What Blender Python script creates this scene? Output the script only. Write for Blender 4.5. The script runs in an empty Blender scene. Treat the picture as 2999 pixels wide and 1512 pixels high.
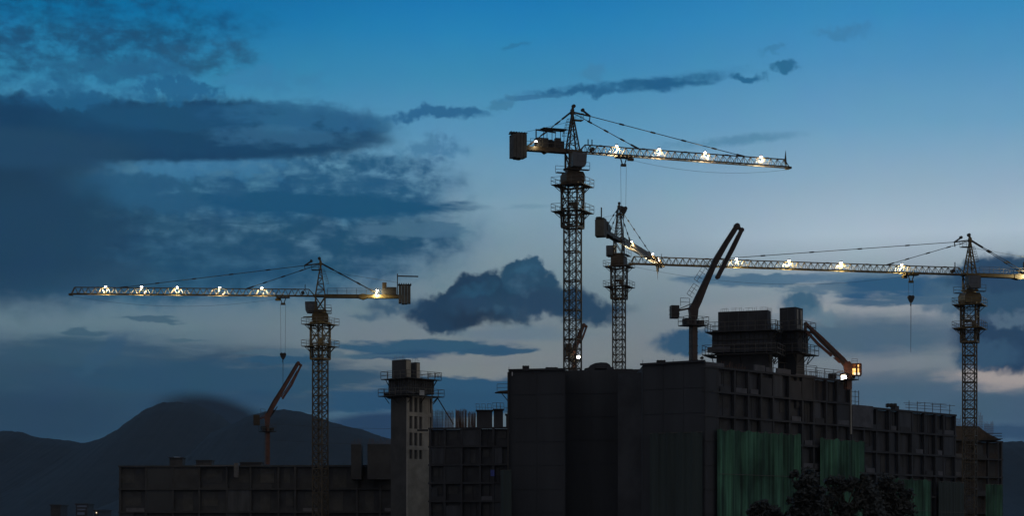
import bpy, math, random
from mathutils import Vector, Matrix, noise as mnoise

random.seed(7)
S = bpy.context.scene
COL = S.collection
F = 5598.0            # focal length in photograph pixels (30 degree wide lens)
CX, YH = 1499.5, 1560.0   # principal column, horizon row of the photograph
EYE = 1.7

def P(x, y, D):
    """world point at depth D seen along photograph pixel x, y"""
    return Vector(((x - CX) / F * D, D, EYE + (YH - y) / F * D))
def zat(y, D): return EYE + (YH - y) / F * D

# ------------------------------------------------------------------ camera
cd = bpy.data.cameras.new("camera")
cam = bpy.data.objects.new("camera", cd)
COL.objects.link(cam)
cam.location = (0, 0, EYE)
cam.rotation_euler = (math.radians(90), 0, 0)
cd.sensor_width = 36.0
cd.lens = F * 36.0 / 2999.0
cd.shift_y = (YH - 756.0) / 2999.0
cd.clip_start = 0.5
cd.clip_end = 40000
S.camera = cam
S.view_settings.view_transform = 'Standard'
S.view_settings.look = 'None'
S.view_settings.exposure = 0.0
S.view_settings.gamma = 1.0
S.cycles.use_denoising = True
S.cycles.max_bounces = 5
S.cycles.volume_bounces = 0

def lin(r, g, b):
    f = lambda c: (c / 12.92 if c <= 0.04045 else ((c + 0.055) / 1.055) ** 2.4)
    return (f(r / 255), f(g / 255), f(b / 255), 1.0)

# ------------------------------------------------------------------ world: dusk sky with clouds
W = bpy.data.worlds.new("World")
S.world = W
W.use_nodes = True
W.cycles.sampling_method = 'MANUAL'
W.cycles.sample_map_resolution = 512
nt = W.node_tree
nt.nodes.clear()
def nd(t, **k):
    n = nt.nodes.new(t)
    for a, b in k.items(): setattr(n, a, b)
    return n
def ln(a, b): nt.links.new(a, b)
def put(sock, v):
    if isinstance(v, bpy.types.NodeSocket): ln(v, sock)
    else: sock.default_value = v
def ma(op, a, b=0.0, c=None, clamp=False):
    n = nd('ShaderNodeMath', operation=op, use_clamp=clamp)
    put(n.inputs[0], a); put(n.inputs[1], b)
    if c is not None: put(n.inputs[2], c)
    return n.outputs[0]
def maprange(v, a, b, c=0.0, d=1.0, kind='SMOOTHSTEP'):
    n = nd('ShaderNodeMapRange', interpolation_type=kind)
    put(n.inputs['Value'], v); put(n.inputs['From Min'], a); put(n.inputs['From Max'], b)
    put(n.inputs['To Min'], c); put(n.inputs['To Max'], d)
    return n.outputs['Result']
def mixc(f, a, b, blend='MIX'):
    n = nd('ShaderNodeMix', data_type='RGBA', blend_type=blend)
    n.clamp_factor = True
    put(n.inputs[0], f); put(n.inputs[6], a); put(n.inputs[7], b)
    return n.outputs[2]
def ramp(v, stops):
    n = nd('ShaderNodeValToRGB')
    e = n.color_ramp.elements
    while len(e) < len(stops): e.new(0.5)
    for i, (p, c) in enumerate(stops):
        e[i].position = p; e[i].color = c
    ln(v, n.inputs[0])
    return n.outputs[0]
def noisev(vec, scale, detail=6, rough=0.55, dist=0.0, dim='3D'):
    n = nd('ShaderNodeTexNoise', noise_dimensions=dim)
    ln(vec, n.inputs['Vector'])
    n.inputs['Scale'].default_value = scale
    n.inputs['Detail'].default_value = detail
    n.inputs['Roughness'].default_value = rough
    n.inputs['Distortion'].default_value = dist
    return n

tc = nd('ShaderNodeTexCoord')
sep = nd('ShaderNodeSeparateXYZ'); ln(tc.outputs['Generated'], sep.inputs[0])
dx, dy, dz = sep.outputs
# azimuth and elevation of the ray, in units where 97.7 = one degree
U = ma('MULTIPLY', ma('ARCTAN2', dx, dy), F)
V = ma('MULTIPLY', ma('ARCSINE', dz), F)
def dirUV(x, y):
    tx, ty = (x - CX) / F, (YH - y) / F
    return math.atan(tx) * F, math.asin(ty / math.sqrt(1 + tx * tx + ty * ty)) * F

def combine(a, b, c=0.0):
    n = nd('ShaderNodeCombineXYZ'); put(n.inputs[0], a); put(n.inputs[1], b); put(n.inputs[2], c)
    return n.outputs[0]
uv = combine(U, V)

# clear sky: three elevation ramps (left, middle, right of the view) blended over azimuth
e0 = maprange(V, 0.0, 1600.0, 0, 1, 'LINEAR')
def st(lst):   # rows given as photograph y -> ramp position
    return [(min(1, max(0, dirUV(1500, y)[1] / 1600.0)), lin(*c)) for y, c in lst]
left = ramp(e0, st([(1500, (36, 58, 78)), (1300, (44, 76, 98)), (1150, (58, 90, 110)), (960, (96, 121, 134)),
                    (850, (84, 116, 138)), (700, (88, 128, 152)), (500, (84, 140, 172)), (250, (45, 128, 168)), (60, (0, 108, 158)), (-20, (0, 96, 150))]))
mid = ramp(e0, st([(1500, (60, 84, 104)), (1230, (92, 108, 118)), (1050, (122, 130, 134)), (900, (108, 128, 138)),
                   (760, (122, 146, 158)), (600, (122, 156, 176)), (400, (88, 146, 182)), (220, (56, 134, 176)), (90, (34, 126, 178)), (-20, (18, 116, 174))]))
right = ramp(e0, st([(1500, (50, 78, 104)), (1300, (58, 86, 112)), (1180, (74, 98, 118)), (1090, (104, 116, 126)), (960, (126, 136, 144)),
                     (820, (138, 154, 164)), (700, (168, 187, 202)), (560, (142, 171, 193)), (380, (104, 156, 190)), (200, (74, 141, 186)), (60, (52, 134, 184)), (-20, (44, 128, 180))]))
f1 = maprange(U, dirUV(250, 900)[0], dirUV(1450, 900)[0])
f2 = maprange(U, dirUV(1500, 900)[0], dirUV(2600, 900)[0])
sky = mixc(f2, mixc(f1, left, mid), right)

# warped coordinates: billowing and streaky
def warp(vec_in, base, s1, a1, d1):
    n = noisev(vec_in, s1, d1, 0.6)
    v = nd('ShaderNodeVectorMath', operation='SUBTRACT'); ln(n.outputs['Color'], v.inputs[0]); v.inputs[1].default_value = (.5, .5, .5)
    m = nd('ShaderNodeVectorMath', operation='MULTIPLY_ADD'); ln(v.outputs[0], m.inputs[0]); m.inputs[1].default_value = (a1[0], a1[1], 0); ln(base, m.inputs[2])
    return m.outputs[0], n
PC, nz = warp(uv, uv, 0.0085, (120, 100), 3)
PC, _ = warp(uv, PC, 0.030, (60, 52), 8)
uvs = combine(ma('MULTIPLY', U, 0.2), V)
PS, nz2 = warp(uvs, uv, 0.014, (300, 60), 3)
PS, _ = warp(combine(ma('MULTIPLY', U, 0.4), V), PS, 0.05, (90, 26), 7)
# texture noises that break the inside of clouds
uvt = combine(ma('MULTIPLY', U, 0.62), V, 3.0)
nA = maprange(noisev(uvt, 0.021, 10, 0.62, 0.15).outputs['Fac'], .30, .70, 0, 1, 'LINEAR')
nB = maprange(noisev(uvs, 0.030, 7, 0.6, 0.4).outputs['Fac'], .30, .70, 0, 1, 'LINEAR')
nC = maprange(noisev(uv, 0.028, 9, 0.6, 0.1).outputs['Fac'], .30, .70, 0, 1, 'LINEAR')
TX = {'A': nA, 'B': nB, 'C': nC}

def cloud(x, y, rx, ry, col, op=1.0, e=(0.0, 0.5), rot=0.0, warp='C', tex=None, k=2.0, gain=0):
    """soft cloud of elliptical extent; rot in degrees, counter-clockwise"""
    global sky
    cu, cv = dirUV(x, y)
    m = nd('ShaderNodeMapping', vector_type='TEXTURE')
    ln({'C': PC, 'S': PS, 'N': uv}[warp], m.inputs['Vector'])
    m.inputs['Location'].default_value = (cu, cv, 0)
    m.inputs['Rotation'].default_value = (0, 0, math.radians(rot))
    m.inputs['Scale'].default_value = (rx, ry, 1)
    g = nd('ShaderNodeTexGradient', gradient_type='SPHERICAL'); ln(m.outputs[0], g.inputs[0])
    v = g.outputs['Fac']
    if gain:
        v = ma('MULTIPLY', ma('MULTIPLY', v, gain, clamp=True), TX[tex])
    elif tex:
        v = ma('MULTIPLY', v, ma('MULTIPLY_ADD', TX[tex], k, 1.0 - 0.5 * k))
    f = maprange(v, e[0], e[1], 0.0, op)
    c_ = lin(*col); q_ = (1, 1, 1) if sum(col) > 330 else (.72, .84, .87)
    sky = mixc(f, sky, (c_[0] * q_[0], c_[1] * q_[1], c_[2] * q_[2], 1))

# veils and lit patches near the horizon
cloud(300, 1120, 980, 170, (44, 74, 98), .85, (0, .6), warp='S', tex='B', k=.9)
cloud(700, 1112, 640, 66, (44, 80, 106), .9, (.05, .45), warp='S', tex='B', k=1)
cloud(250, 1030, 380, 70, (56, 88, 110), .8, (0, .7), warp='S', tex='B', k=.8)
cloud(0, 1230, 700, 110, (42, 68, 92), .9, (0, .7), warp='S')
cloud(800, 1200, 560, 66, (44, 76, 102), .8, (0, .6), warp='S', tex='B', k=1)
cloud(1450, 1100, 260, 45, (122, 130, 132), .8, (0, .6), warp='S')
cloud(1360, 1140, 330, 44, (46, 86, 116), 1, (.05, .4), warp='S', tex='B', k=1)
cloud(1240, 1185, 400, 56, (44, 82, 112), 1, (.0, .4), warp='S', tex='B', k=.7)
cloud(1100, 1215, 300, 22, (84, 112, 134), .7, (0, .6), warp='S')
cloud(1270, 1018, 380, 28, (52, 90, 116), 1, (.05, .4), warp='S', tex='B', k=1)
cloud(1150, 1042, 230, 20, (42, 80, 110), .9, (.05, .4), warp='S', tex='B', k=.6)
cloud(1480, 1026, 150, 18, (48, 86, 114), .9, (.05, .4), warp='S')
cloud(820, 1060, 130, 15, (44, 84, 112), .95, (.05, .4), warp='S')
cloud(920, 1040, 300, 16, (78, 106, 124), .6, (.05, .4), warp='S', tex='B', k=1)
cloud(450, 935, 120, 10, (66, 96, 116), .8, (.05, .5), warp='S')
cloud(250, 968, 110, 13, (64, 94, 114), .8, (.05, .5), warp='S')
cloud(540, 994, 80, 8, (74, 102, 118), .7, (.05, .5), warp='S')
cloud(300, 1040, 110, 40, (54, 88, 114), .7, (.05, .6), rot=45)
cloud(1140, 1252, 220, 52, (36, 62, 92), .97, (.0, .4), warp='N')
# right hand lower sky
cloud(2600, 900, 760, 50, (146, 152, 158), .6, (0, .7), warp='S')
cloud(2480, 985, 600, 80, (76, 102, 124), .9, (0, .7), warp='S', tex='B', k=.5)
cloud(2640, 1065, 440, 38, (120, 130, 138), .6, (0, .7), warp='S')
cloud(2560, 1150, 560, 66, (74, 100, 122), .8, (0, .8), warp='S')
cloud(2990, 1095, 260, 60, (160, 152, 150), 1, (0, .6), warp='S')
cloud(2980, 1190, 340, 60, (70, 94, 116), .8, (0, .7), warp='S')
cloud(2960, 1265, 200, 30, (50, 76, 104), .9, (.0, .6), warp='S')
# large left hand bank
cloud(20, 600, 420, 260, (30, 68, 96), .9, (.0, .6), warp='N')
cloud(60, 620, 480, 330, (28, 64, 90), .96, (.0, .5), warp='C', tex='A', k=.6)
cloud(280, 775, 860, 120, (32, 76, 104), .95, (.0, .42), warp='S', tex='A', k=.9)
cloud(620, 690, 940, 240, (60, 108, 138), .75, (.02, .4), warp='C')
cloud(600, 700, 860, 220, (28, 76, 106), .92, (.04, .9), warp='C', tex='A', gain=2.8)
cloud(700, 690, 760, 200, (28, 78, 110), .8, (.15, .9), warp='S', tex='B', gain=2.4)
cloud(860, 545, 640, 120, (64, 120, 152), .6, (.02, .5), warp='C')
cloud(820, 545, 640, 140, (26, 82, 120), .95, (.06, .9), warp='C', tex='A', gain=2.6)
cloud(860, 560, 600, 90, (26, 84, 122), .7, (.2, .9), warp='S', tex='B', gain=2.2)
cloud(1080, 515, 320, 96, (38, 94, 130), .85, (.1, 1.), warp='C', tex='A', gain=2.2)
cloud(930, 603, 560, 42, (24, 84, 120), 1, (.05, .4), warp='S', tex='B', k=.8)
cloud(1000, 705, 450, 92, (28, 80, 112), .92, (.06, .9), warp='C', tex='A', gain=2.4)
cloud(1240, 670, 210, 30, (76, 114, 140), .85, (.05, .5), warp='S', tex='B', k=1)
cloud(400, 560, 360, 70, (40, 92, 126), .85, (.05, .5), warp='C', tex='A', k=1.8)
cloud(560, 480, 400, 60, (58, 118, 156), .7, (.1, .6), warp='C', tex='A', k=2)
cloud(0, 800, 600, 70, (40, 76, 102), .9, (0, .5), warp='S')
cloud(-40, 620, 420, 300, (24, 60, 88), .92, (.0, .6), warp='N')
cloud(120, 690, 420, 170, (28, 66, 94), .8, (.0, .6), warp='C', tex='A', k=.6)
# the long dark band
cloud(200, 375, 980, 92, (20, 64, 96), 1, (.02, .26), warp='N')
cloud(480, 378, 700, 92, (20, 66, 100), 1, (.03, .26), warp='S')
cloud(200, 372, 760, 104, (18, 64, 98), 1, (.05, .30), warp='C')
cloud(640, 378, 600, 100, (22, 70, 104), .98, (.03, .4), warp='C')
cloud(640, 345, 620, 60, (26, 80, 116), .95, (.04, .5), warp='S', tex='A', k=.6)
cloud(900, 345, 360, 60, (48, 106, 146), .75, (.05, .6), warp='S', tex='A', k=1.4)
cloud(840, 400, 300, 40, (60, 112, 148), .6, (.05, .6), warp='S', tex='A', k=1.4)
cloud(0, 430, 520, 76, (32, 72, 102), .95, (0, .5), warp='N')
# upper left mottled deck
cloud(230, 60, 640, 120, (10, 78, 120), .9, (.0, 1.0), warp='S', tex='A', gain=2.4)
cloud(170, 145, 620, 95, (28, 84, 122), .9, (.0, .95), warp='S', tex='A', gain=2.4)
cloud(600, 165, 190, 60, (38, 94, 130), .9, (.05, 1.), warp='C', tex='A', gain=2.4)
cloud(340, 205, 280, 44, (40, 106, 146), .8, (.08, .55), warp='C', tex='C', k=1.8)
cloud(100, 258, 460, 64, (34, 98, 140), .8, (.05, 1.0), warp='S', tex='A', gain=2)
cloud(530, 268, 160, 46, (34, 100, 142), .85, (.10, .55), warp='C', tex='C', k=1.8)
cloud(210, 288, 130, 30, (34, 98, 138), .85, (.08, .5), warp='C', tex='C', k=1.2)
cloud(760, 230, 260, 50, (54, 122, 164), .5, (.1, .7), warp='C', tex='A', k=2)
# small drifting streaks
cloud(1890, 240, 370, 27, (42, 106, 148), .95, (.0, .9), rot=5, warp='S', tex='C', k=.9)
cloud(1700, 270, 220, 20, (40, 102, 144), .95, (.0, .8), rot=4, warp='C', tex='C', k=.8)
cloud(1950, 234, 200, 19, (34, 98, 140), .9, (.0, .9), rot=4, warp='S', tex='C', k=.8)
cloud(2185, 218, 60, 20, (38, 104, 146), .95, (.05, .6), warp='C')
cloud(1570, 286, 130, 14, (56, 116, 156), .8, (.05, .5), rot=4, warp='S')
cloud(2300, 194, 66, 22, (44, 110, 150), .95, (.05, .6), warp='C')
cloud(2260, 144, 52, 16, (56, 124, 166), .8, (.05, .6), warp='C')
cloud(2460, 95, 120, 24, (58, 124, 168), .85, (.05, .7), rot=-5, warp='C', tex='C', k=1)
cloud(1740, 215, 62, 26, (60, 126, 166), .7, (.05, .6), warp='C')
cloud(1500, 128, 60, 14, (46, 120, 164), .6, (.05, .6), warp='C')
cloud(1280, 330, 210, 28, (46, 106, 148), .95, (.05, .55), rot=5, warp='C', tex='C', k=1)
cloud(1465, 290, 70, 18, (60, 120, 156), .8, (.05, .5), warp='C')
cloud(1265, 438, 160, 42, (66, 120, 156), .85, (.05, .7), warp='C', tex='C', k=1.4)
cloud(2150, 405, 300, 30, (80, 132, 164), .85, (.05, .8), rot=6, warp='S', tex='C', k=1.2)
cloud(1540, 606, 90, 12, (98, 136, 160), .5, (.05, .7), warp='S')
# middle cumulus
CU = (30, 60, 86)
cloud(1300, 925, 150, 56, CU, 1, (.06, .45), warp='C')
cloud(1345, 895, 120, 66, CU, 1, (.08, .34), warp='C')
cloud(1400, 868, 120, 74, CU, 1, (.08, .34), warp='C')
cloud(1460, 858, 110, 80, (32, 64, 90), 1, (.08, .34), warp='C')
cloud(1525, 815, 66, 60, (38, 76, 102), 1, (.08, .34), warp='C')
cloud(1560, 800, 52, 50, (42, 82, 108), 1, (.08, .36), warp='C')
cloud(1575, 850, 80, 64, (40, 76, 102), 1, (.08, .4), warp='C')
cloud(1630, 890, 140, 62, (38, 70, 96), 1, (.06, .5), warp='C')
cloud(1710, 908, 170, 54, (40, 70, 96), 1, (.04, .6), warp='C')
cloud(1500, 900, 240, 56, (38, 68, 94), .95, (.04, .5), warp='C')
cloud(1535, 846, 70, 50, (74, 108, 132), .6, (.2, 1.1), warp='C', tex='C', gain=2)
cloud(1450, 915, 90, 44, (60, 92, 116), .6, (.25, .9), warp='C', tex='C', gain=2)
cloud(1390, 932, 170, 36, (28, 48, 70), .8, (.05, .9), warp='C')
cloud(1545, 800, 60, 34, (56, 100, 126), .55, (.1, .9), warp='C', tex='C', k=1)
cloud(1390, 850, 110, 26, (44, 92, 120), .5, (.1, .9), rot=25, warp='C', tex='C', k=1)
cloud(1500, 980, 320, 30, (96, 118, 134), .75, (.0, .7), warp='S')
cloud(1150, 895, 130, 40, (58, 88, 112), .9, (.05, .8), warp='C', tex='C', k=.8)
cloud(1080, 930, 90, 26, (72, 100, 122), .8, (.02, .8), warp='C')
# small cumulus by the boom and cores
cloud(2010, 1003, 110, 48, (52, 86, 114), 1, (.03, .55), warp='C')
cloud(2345, 898, 90, 46, (68, 102, 126), 1, (.03, .6), warp='C')
cloud(2400, 920, 90, 30, (92, 118, 136), .7, (.02, .6), warp='C')
# streaky deck behind the right crane
cloud(2230, 824, 300, 22, (76, 110, 136), .9, (.05, .5), warp='S', tex='B', k=1.2)
cloud(2500, 814, 300, 22, (82, 114, 138), .85, (.05, .5), warp='S', tex='B', k=1.2)
cloud(2470, 848, 240, 20, (82, 112, 134), .8, (.05, .5), warp='S', tex='B', k=1.4)
cloud(2690, 840, 310, 44, (48, 90, 124), 1, (.05, .5), warp='S', tex='B', k=1)
cloud(2640, 884, 220, 20, (60, 96, 124), .9, (.05, .5), warp='S', tex='B', k=1)
cloud(2820, 870, 150, 90, (74, 104, 128), .85, (.02, .6), warp='C', tex='C', k=.8)
# right hand cumulus pair
cloud(2890, 815, 140, 80, (44, 78, 106), 1, (.06, .4), warp='C')
cloud(2970, 850, 190, 126, (42, 72, 100), 1, (.06, .36), warp='C')
cloud(2900, 900, 150, 60, (50, 82, 108), 1, (.03, .5), warp='C')
cloud(3010, 1002, 250, 104, (38, 66, 94), 1, (.06, .36), warp='C')
cloud(2880, 1040, 120, 48, (54, 84, 110), 1, (.04, .5), warp='C')
cloud(2985, 935, 120, 30, (88, 112, 132), .65, (.02, .7), warp='C', tex='C', k=1)
# cap cloud sitting behind the hill top
cloud(635, 1236, 220, 92, (14, 20, 29), .98, (.03, .5), rot=-14, warp='N')

# faint broad unevenness
sky = mixc(0.07, sky, nz.outputs['Color'], 'SOFT_LIGHT')
# dusk sky dims overhead; behind the view it is brightened as added facade fill
up = maprange(dz, 0.30, 0.60)
sky = mixc(up, sky, lin(34, 84, 122))
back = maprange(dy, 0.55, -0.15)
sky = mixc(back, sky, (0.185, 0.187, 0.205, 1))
# below the horizon
sky = mixc(maprange(dz, 0.0, -0.03), sky, lin(30, 40, 52))

SUN_EL, SUN_AZ = math.radians(3.0), math.radians(118)   # azimuth from +Y towards +X
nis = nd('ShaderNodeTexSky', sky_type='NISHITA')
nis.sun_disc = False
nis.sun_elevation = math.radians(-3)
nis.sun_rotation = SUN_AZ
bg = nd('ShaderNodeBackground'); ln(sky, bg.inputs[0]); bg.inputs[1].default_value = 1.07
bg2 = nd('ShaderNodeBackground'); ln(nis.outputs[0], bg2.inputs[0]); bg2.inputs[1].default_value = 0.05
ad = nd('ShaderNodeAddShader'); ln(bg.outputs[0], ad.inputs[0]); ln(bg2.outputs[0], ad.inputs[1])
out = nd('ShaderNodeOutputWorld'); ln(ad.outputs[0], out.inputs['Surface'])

# the last warm light low on the right
sl = bpy.data.lights.new("sun", 'SUN'); sl.energy = 0.06; sl.angle = math.radians(8); sl.color = (1.0, 0.78, 0.5)
so = bpy.data.objects.new("sun", sl); COL.objects.link(so)
dvec = Vector((math.sin(SUN_AZ) * math.cos(SUN_EL), math.cos(SUN_AZ) * math.cos(SUN_EL), math.sin(SUN_EL)))
so.rotation_euler = dvec.to_track_quat('Z', 'Y').to_euler()

# ------------------------------------------------------------------ materials
def mat(name, col, rough=0.7, metal=0.0, var=0.25, scale=1.5, streak=None, bump=0.0, col2=None):
    m = bpy.data.materials.new(name); m.use_nodes = True
    t = m.node_tree; b = t.nodes['Principled BSDF']
    tcn = t.nodes.new('ShaderNodeTexCoord')
    mp = t.nodes.new('ShaderNodeMapping'); t.links.new(tcn.outputs['Object'], mp.inputs[0])
    if streak: mp.inputs['Scale'].default_value = streak
    n = t.nodes.new('ShaderNodeTexNoise'); t.links.new(mp.outputs[0], n.inputs['Vector'])
    n.inputs['Scale'].default_value = scale; n.inputs['Detail'].default_value = 6; n.inputs['Roughness'].default_value = .62
    r = t.nodes.new('ShaderNodeValToRGB'); t.links.new(n.outputs['Fac'], r.inputs[0])
    c = Vector(col[:3]); c2 = Vector(col2[:3]) if col2 else c * (1 + var)
    r.color_ramp.elements[0].position = .35; r.color_ramp.elements[1].position = .65
    r.color_ramp.elements[0].color = (*(c * (1 - var)), 1); r.color_ramp.elements[1].color = (*c2, 1)
    t.links.new(r.outputs[0], b.inputs['Base Color'])
    b.inputs['Roughness'].default_value = rough; b.inputs['Metallic'].default_value = metal
    if bump:
        bu = t.nodes.new('ShaderNodeBump'); bu.inputs['Strength'].default_value = bump; bu.inputs['Distance'].default_value = .05
        t.links.new(n.outputs['Fac'], bu.inputs['Height']); t.links.new(bu.outputs[0], b.inputs['Normal'])
    return m
def emat(name, col, strength, base=.8):
    m = bpy.data.materials.new(name); m.use_nodes = True
    b = m.node_tree.nodes['Principled BSDF']
    b.inputs['Base Color'].default_value = (base, base, base, 1)
    b.inputs['Emission Color'].default_value = (*col[:3], 1); b.inputs['Emission Strength'].default_value = strength
    return m

M_YEL = mat('yellow_crane_paint', (.085, .056, .014), .55, 0, .3, 1.2)
M_MAST = mat('dark_brown_mast_paint', (.056, .042, .026), .65, 0, .35, 1.4)  # browner, less yellow tone for masts and cages
M_YDIRTY = mat('weathered_crane_paint', (.048, .032, .016), .6, 0, .35, 1.4)
M_DARKST = mat('dark_steel', (.022, .02, .019), .6, 0, .3, 2)
M_CONCW = mat('counterweight_concrete', (.07, .07, .068), .9, 0, .2, 1.2, bump=.3)
M_CABIN = mat('cab_paint_grey', (.07, .082, .10), .5, 0, .15, 1)
M_ROPE = mat('wire_rope', (.05, .05, .05), .6, .3, .1, 3)
M_RAIL = mat('guardrail_steel', (.10, .09, .08), .6, .2, .2, 3)
M_RED = mat('red_orange_boom_paint', (.11, .042, .026), .5, 0, .3, 1.2)
M_PUMPD = mat('dull_brown_boom_paint', (.04, .024, .02), .55, 0, .3, 1.2)
M_CONC = mat('raw_concrete', (.040, .041, .046), .9, 0, .22, .5, bump=.3)
M_CONCL = mat('pale_and_lit_concrete', (.30, .275, .235), .9, 0, .22, .45, bump=.3)  # on the slotted tower face the pale tone paints in site light
M_CONCM = mat('mid_and_shaded_concrete', (.06, .057, .054), .9, 0, .25, .35, bump=.3)  # on the tower's left face this darker copy paints in shade
M_CONCD = mat('dark_weathered_concrete', (.041, .042, .047), .9, 0, .25, .4)
M_FORM = mat('formwork_plywood', (.048, .051, .060), .8, 0, .3, .8, streak=(1, 1, .2))
M_PARA = mat('light_balcony_render', (.085, .085, .096), .85, 0, .25, .8)
M_DARKN = mat('dark_debris_netting', (.043, .046, .053), .95, 0, .14, .35, streak=(1, 1, .15))
M_DGREEN = mat('deep_green_netting', (.038, .052, .050), .95, 0, .2, .5, streak=(1, 1, .08))
M_GREEN = mat('green_safety_netting', (.042, .12, .082), .9, 0, .55, 1.3, streak=(1, 1, .03), col2=(.085, .25, .155))
_t = M_GREEN.node_tree; _b = _t.nodes['Principled BSDF']; _src = _b.inputs['Base Color'].links[0].from_socket
_n = _t.nodes.new('ShaderNodeTexNoise'); _n.inputs['Scale'].default_value = .35; _n.inputs['Detail'].default_value = 4
_mp = _t.nodes.new('ShaderNodeMapping'); _mp.inputs['Scale'].default_value = (1, 1, .45); _tc = _t.nodes.new('ShaderNodeTexCoord')
_t.links.new(_tc.outputs['Object'], _mp.inputs[0]); _t.links.new(_mp.outputs[0], _n.inputs['Vector'])
_r = _t.nodes.new('ShaderNodeValToRGB'); _r.color_ramp.elements[0].position = .38; _r.color_ramp.elements[1].position = .6
_r.color_ramp.elements[0].color = (.32, .36, .36, 1); _r.color_ramp.elements[1].color = (1, 1, 1, 1)
_x = _t.nodes.new('ShaderNodeMix'); _x.data_type = 'RGBA'; _x.blend_type = 'MULTIPLY'; _x.inputs[0].default_value = 1
_t.links.new(_n.outputs['Fac'], _r.inputs[0]); _t.links.new(_src, _x.inputs[6]); _t.links.new(_r.outputs[0], _x.inputs[7]); _t.links.new(_x.outputs[2], _b.inputs['Base Color'])
M_VOID = mat('unlit_room_interior', (.055, .055, .056), .95, 0, .2, 1)
M_REBAR = mat('rusty_rebar', (.16, .09, .06), .8, .3, .3, 3)
M_WOOD = mat('scaffold_board', (.055, .042, .034), .8, 0, .3, 2)
M_BARK = mat('bark', (.05, .04, .03), .9, 0, .3, 3)
M_LEAF = mat('dark_foliage', (.036, .039, .036), .8, 0, .3, .8)
M_SHEET = mat('white_sheeting', (.4, .41, .43), .6, 0, .1, 1)
M_GLASS = mat('cab_glass', (.05, .06, .08), .12, 0, .1, 1)
E_LAMP = emat('floodlight_glow', (1.0, .93, .82), 30)
E_COOL = emat('cool_floodlight_glow', (.88, .90, 1.0), 25)
E_AMBER = emat('lit_cab_interior', (1.0, .52, .12), 1.6)
E_PALE = emat('lit_window_pale', (1.0, .86, .62), 1.0)
E_SMALL = emat('small_house_light', (1.0, .8, .55), 1.5, .1)
E_BLUE = emat('bluish_lit_shop', (.25, .4, .75), .03, .05)

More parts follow.
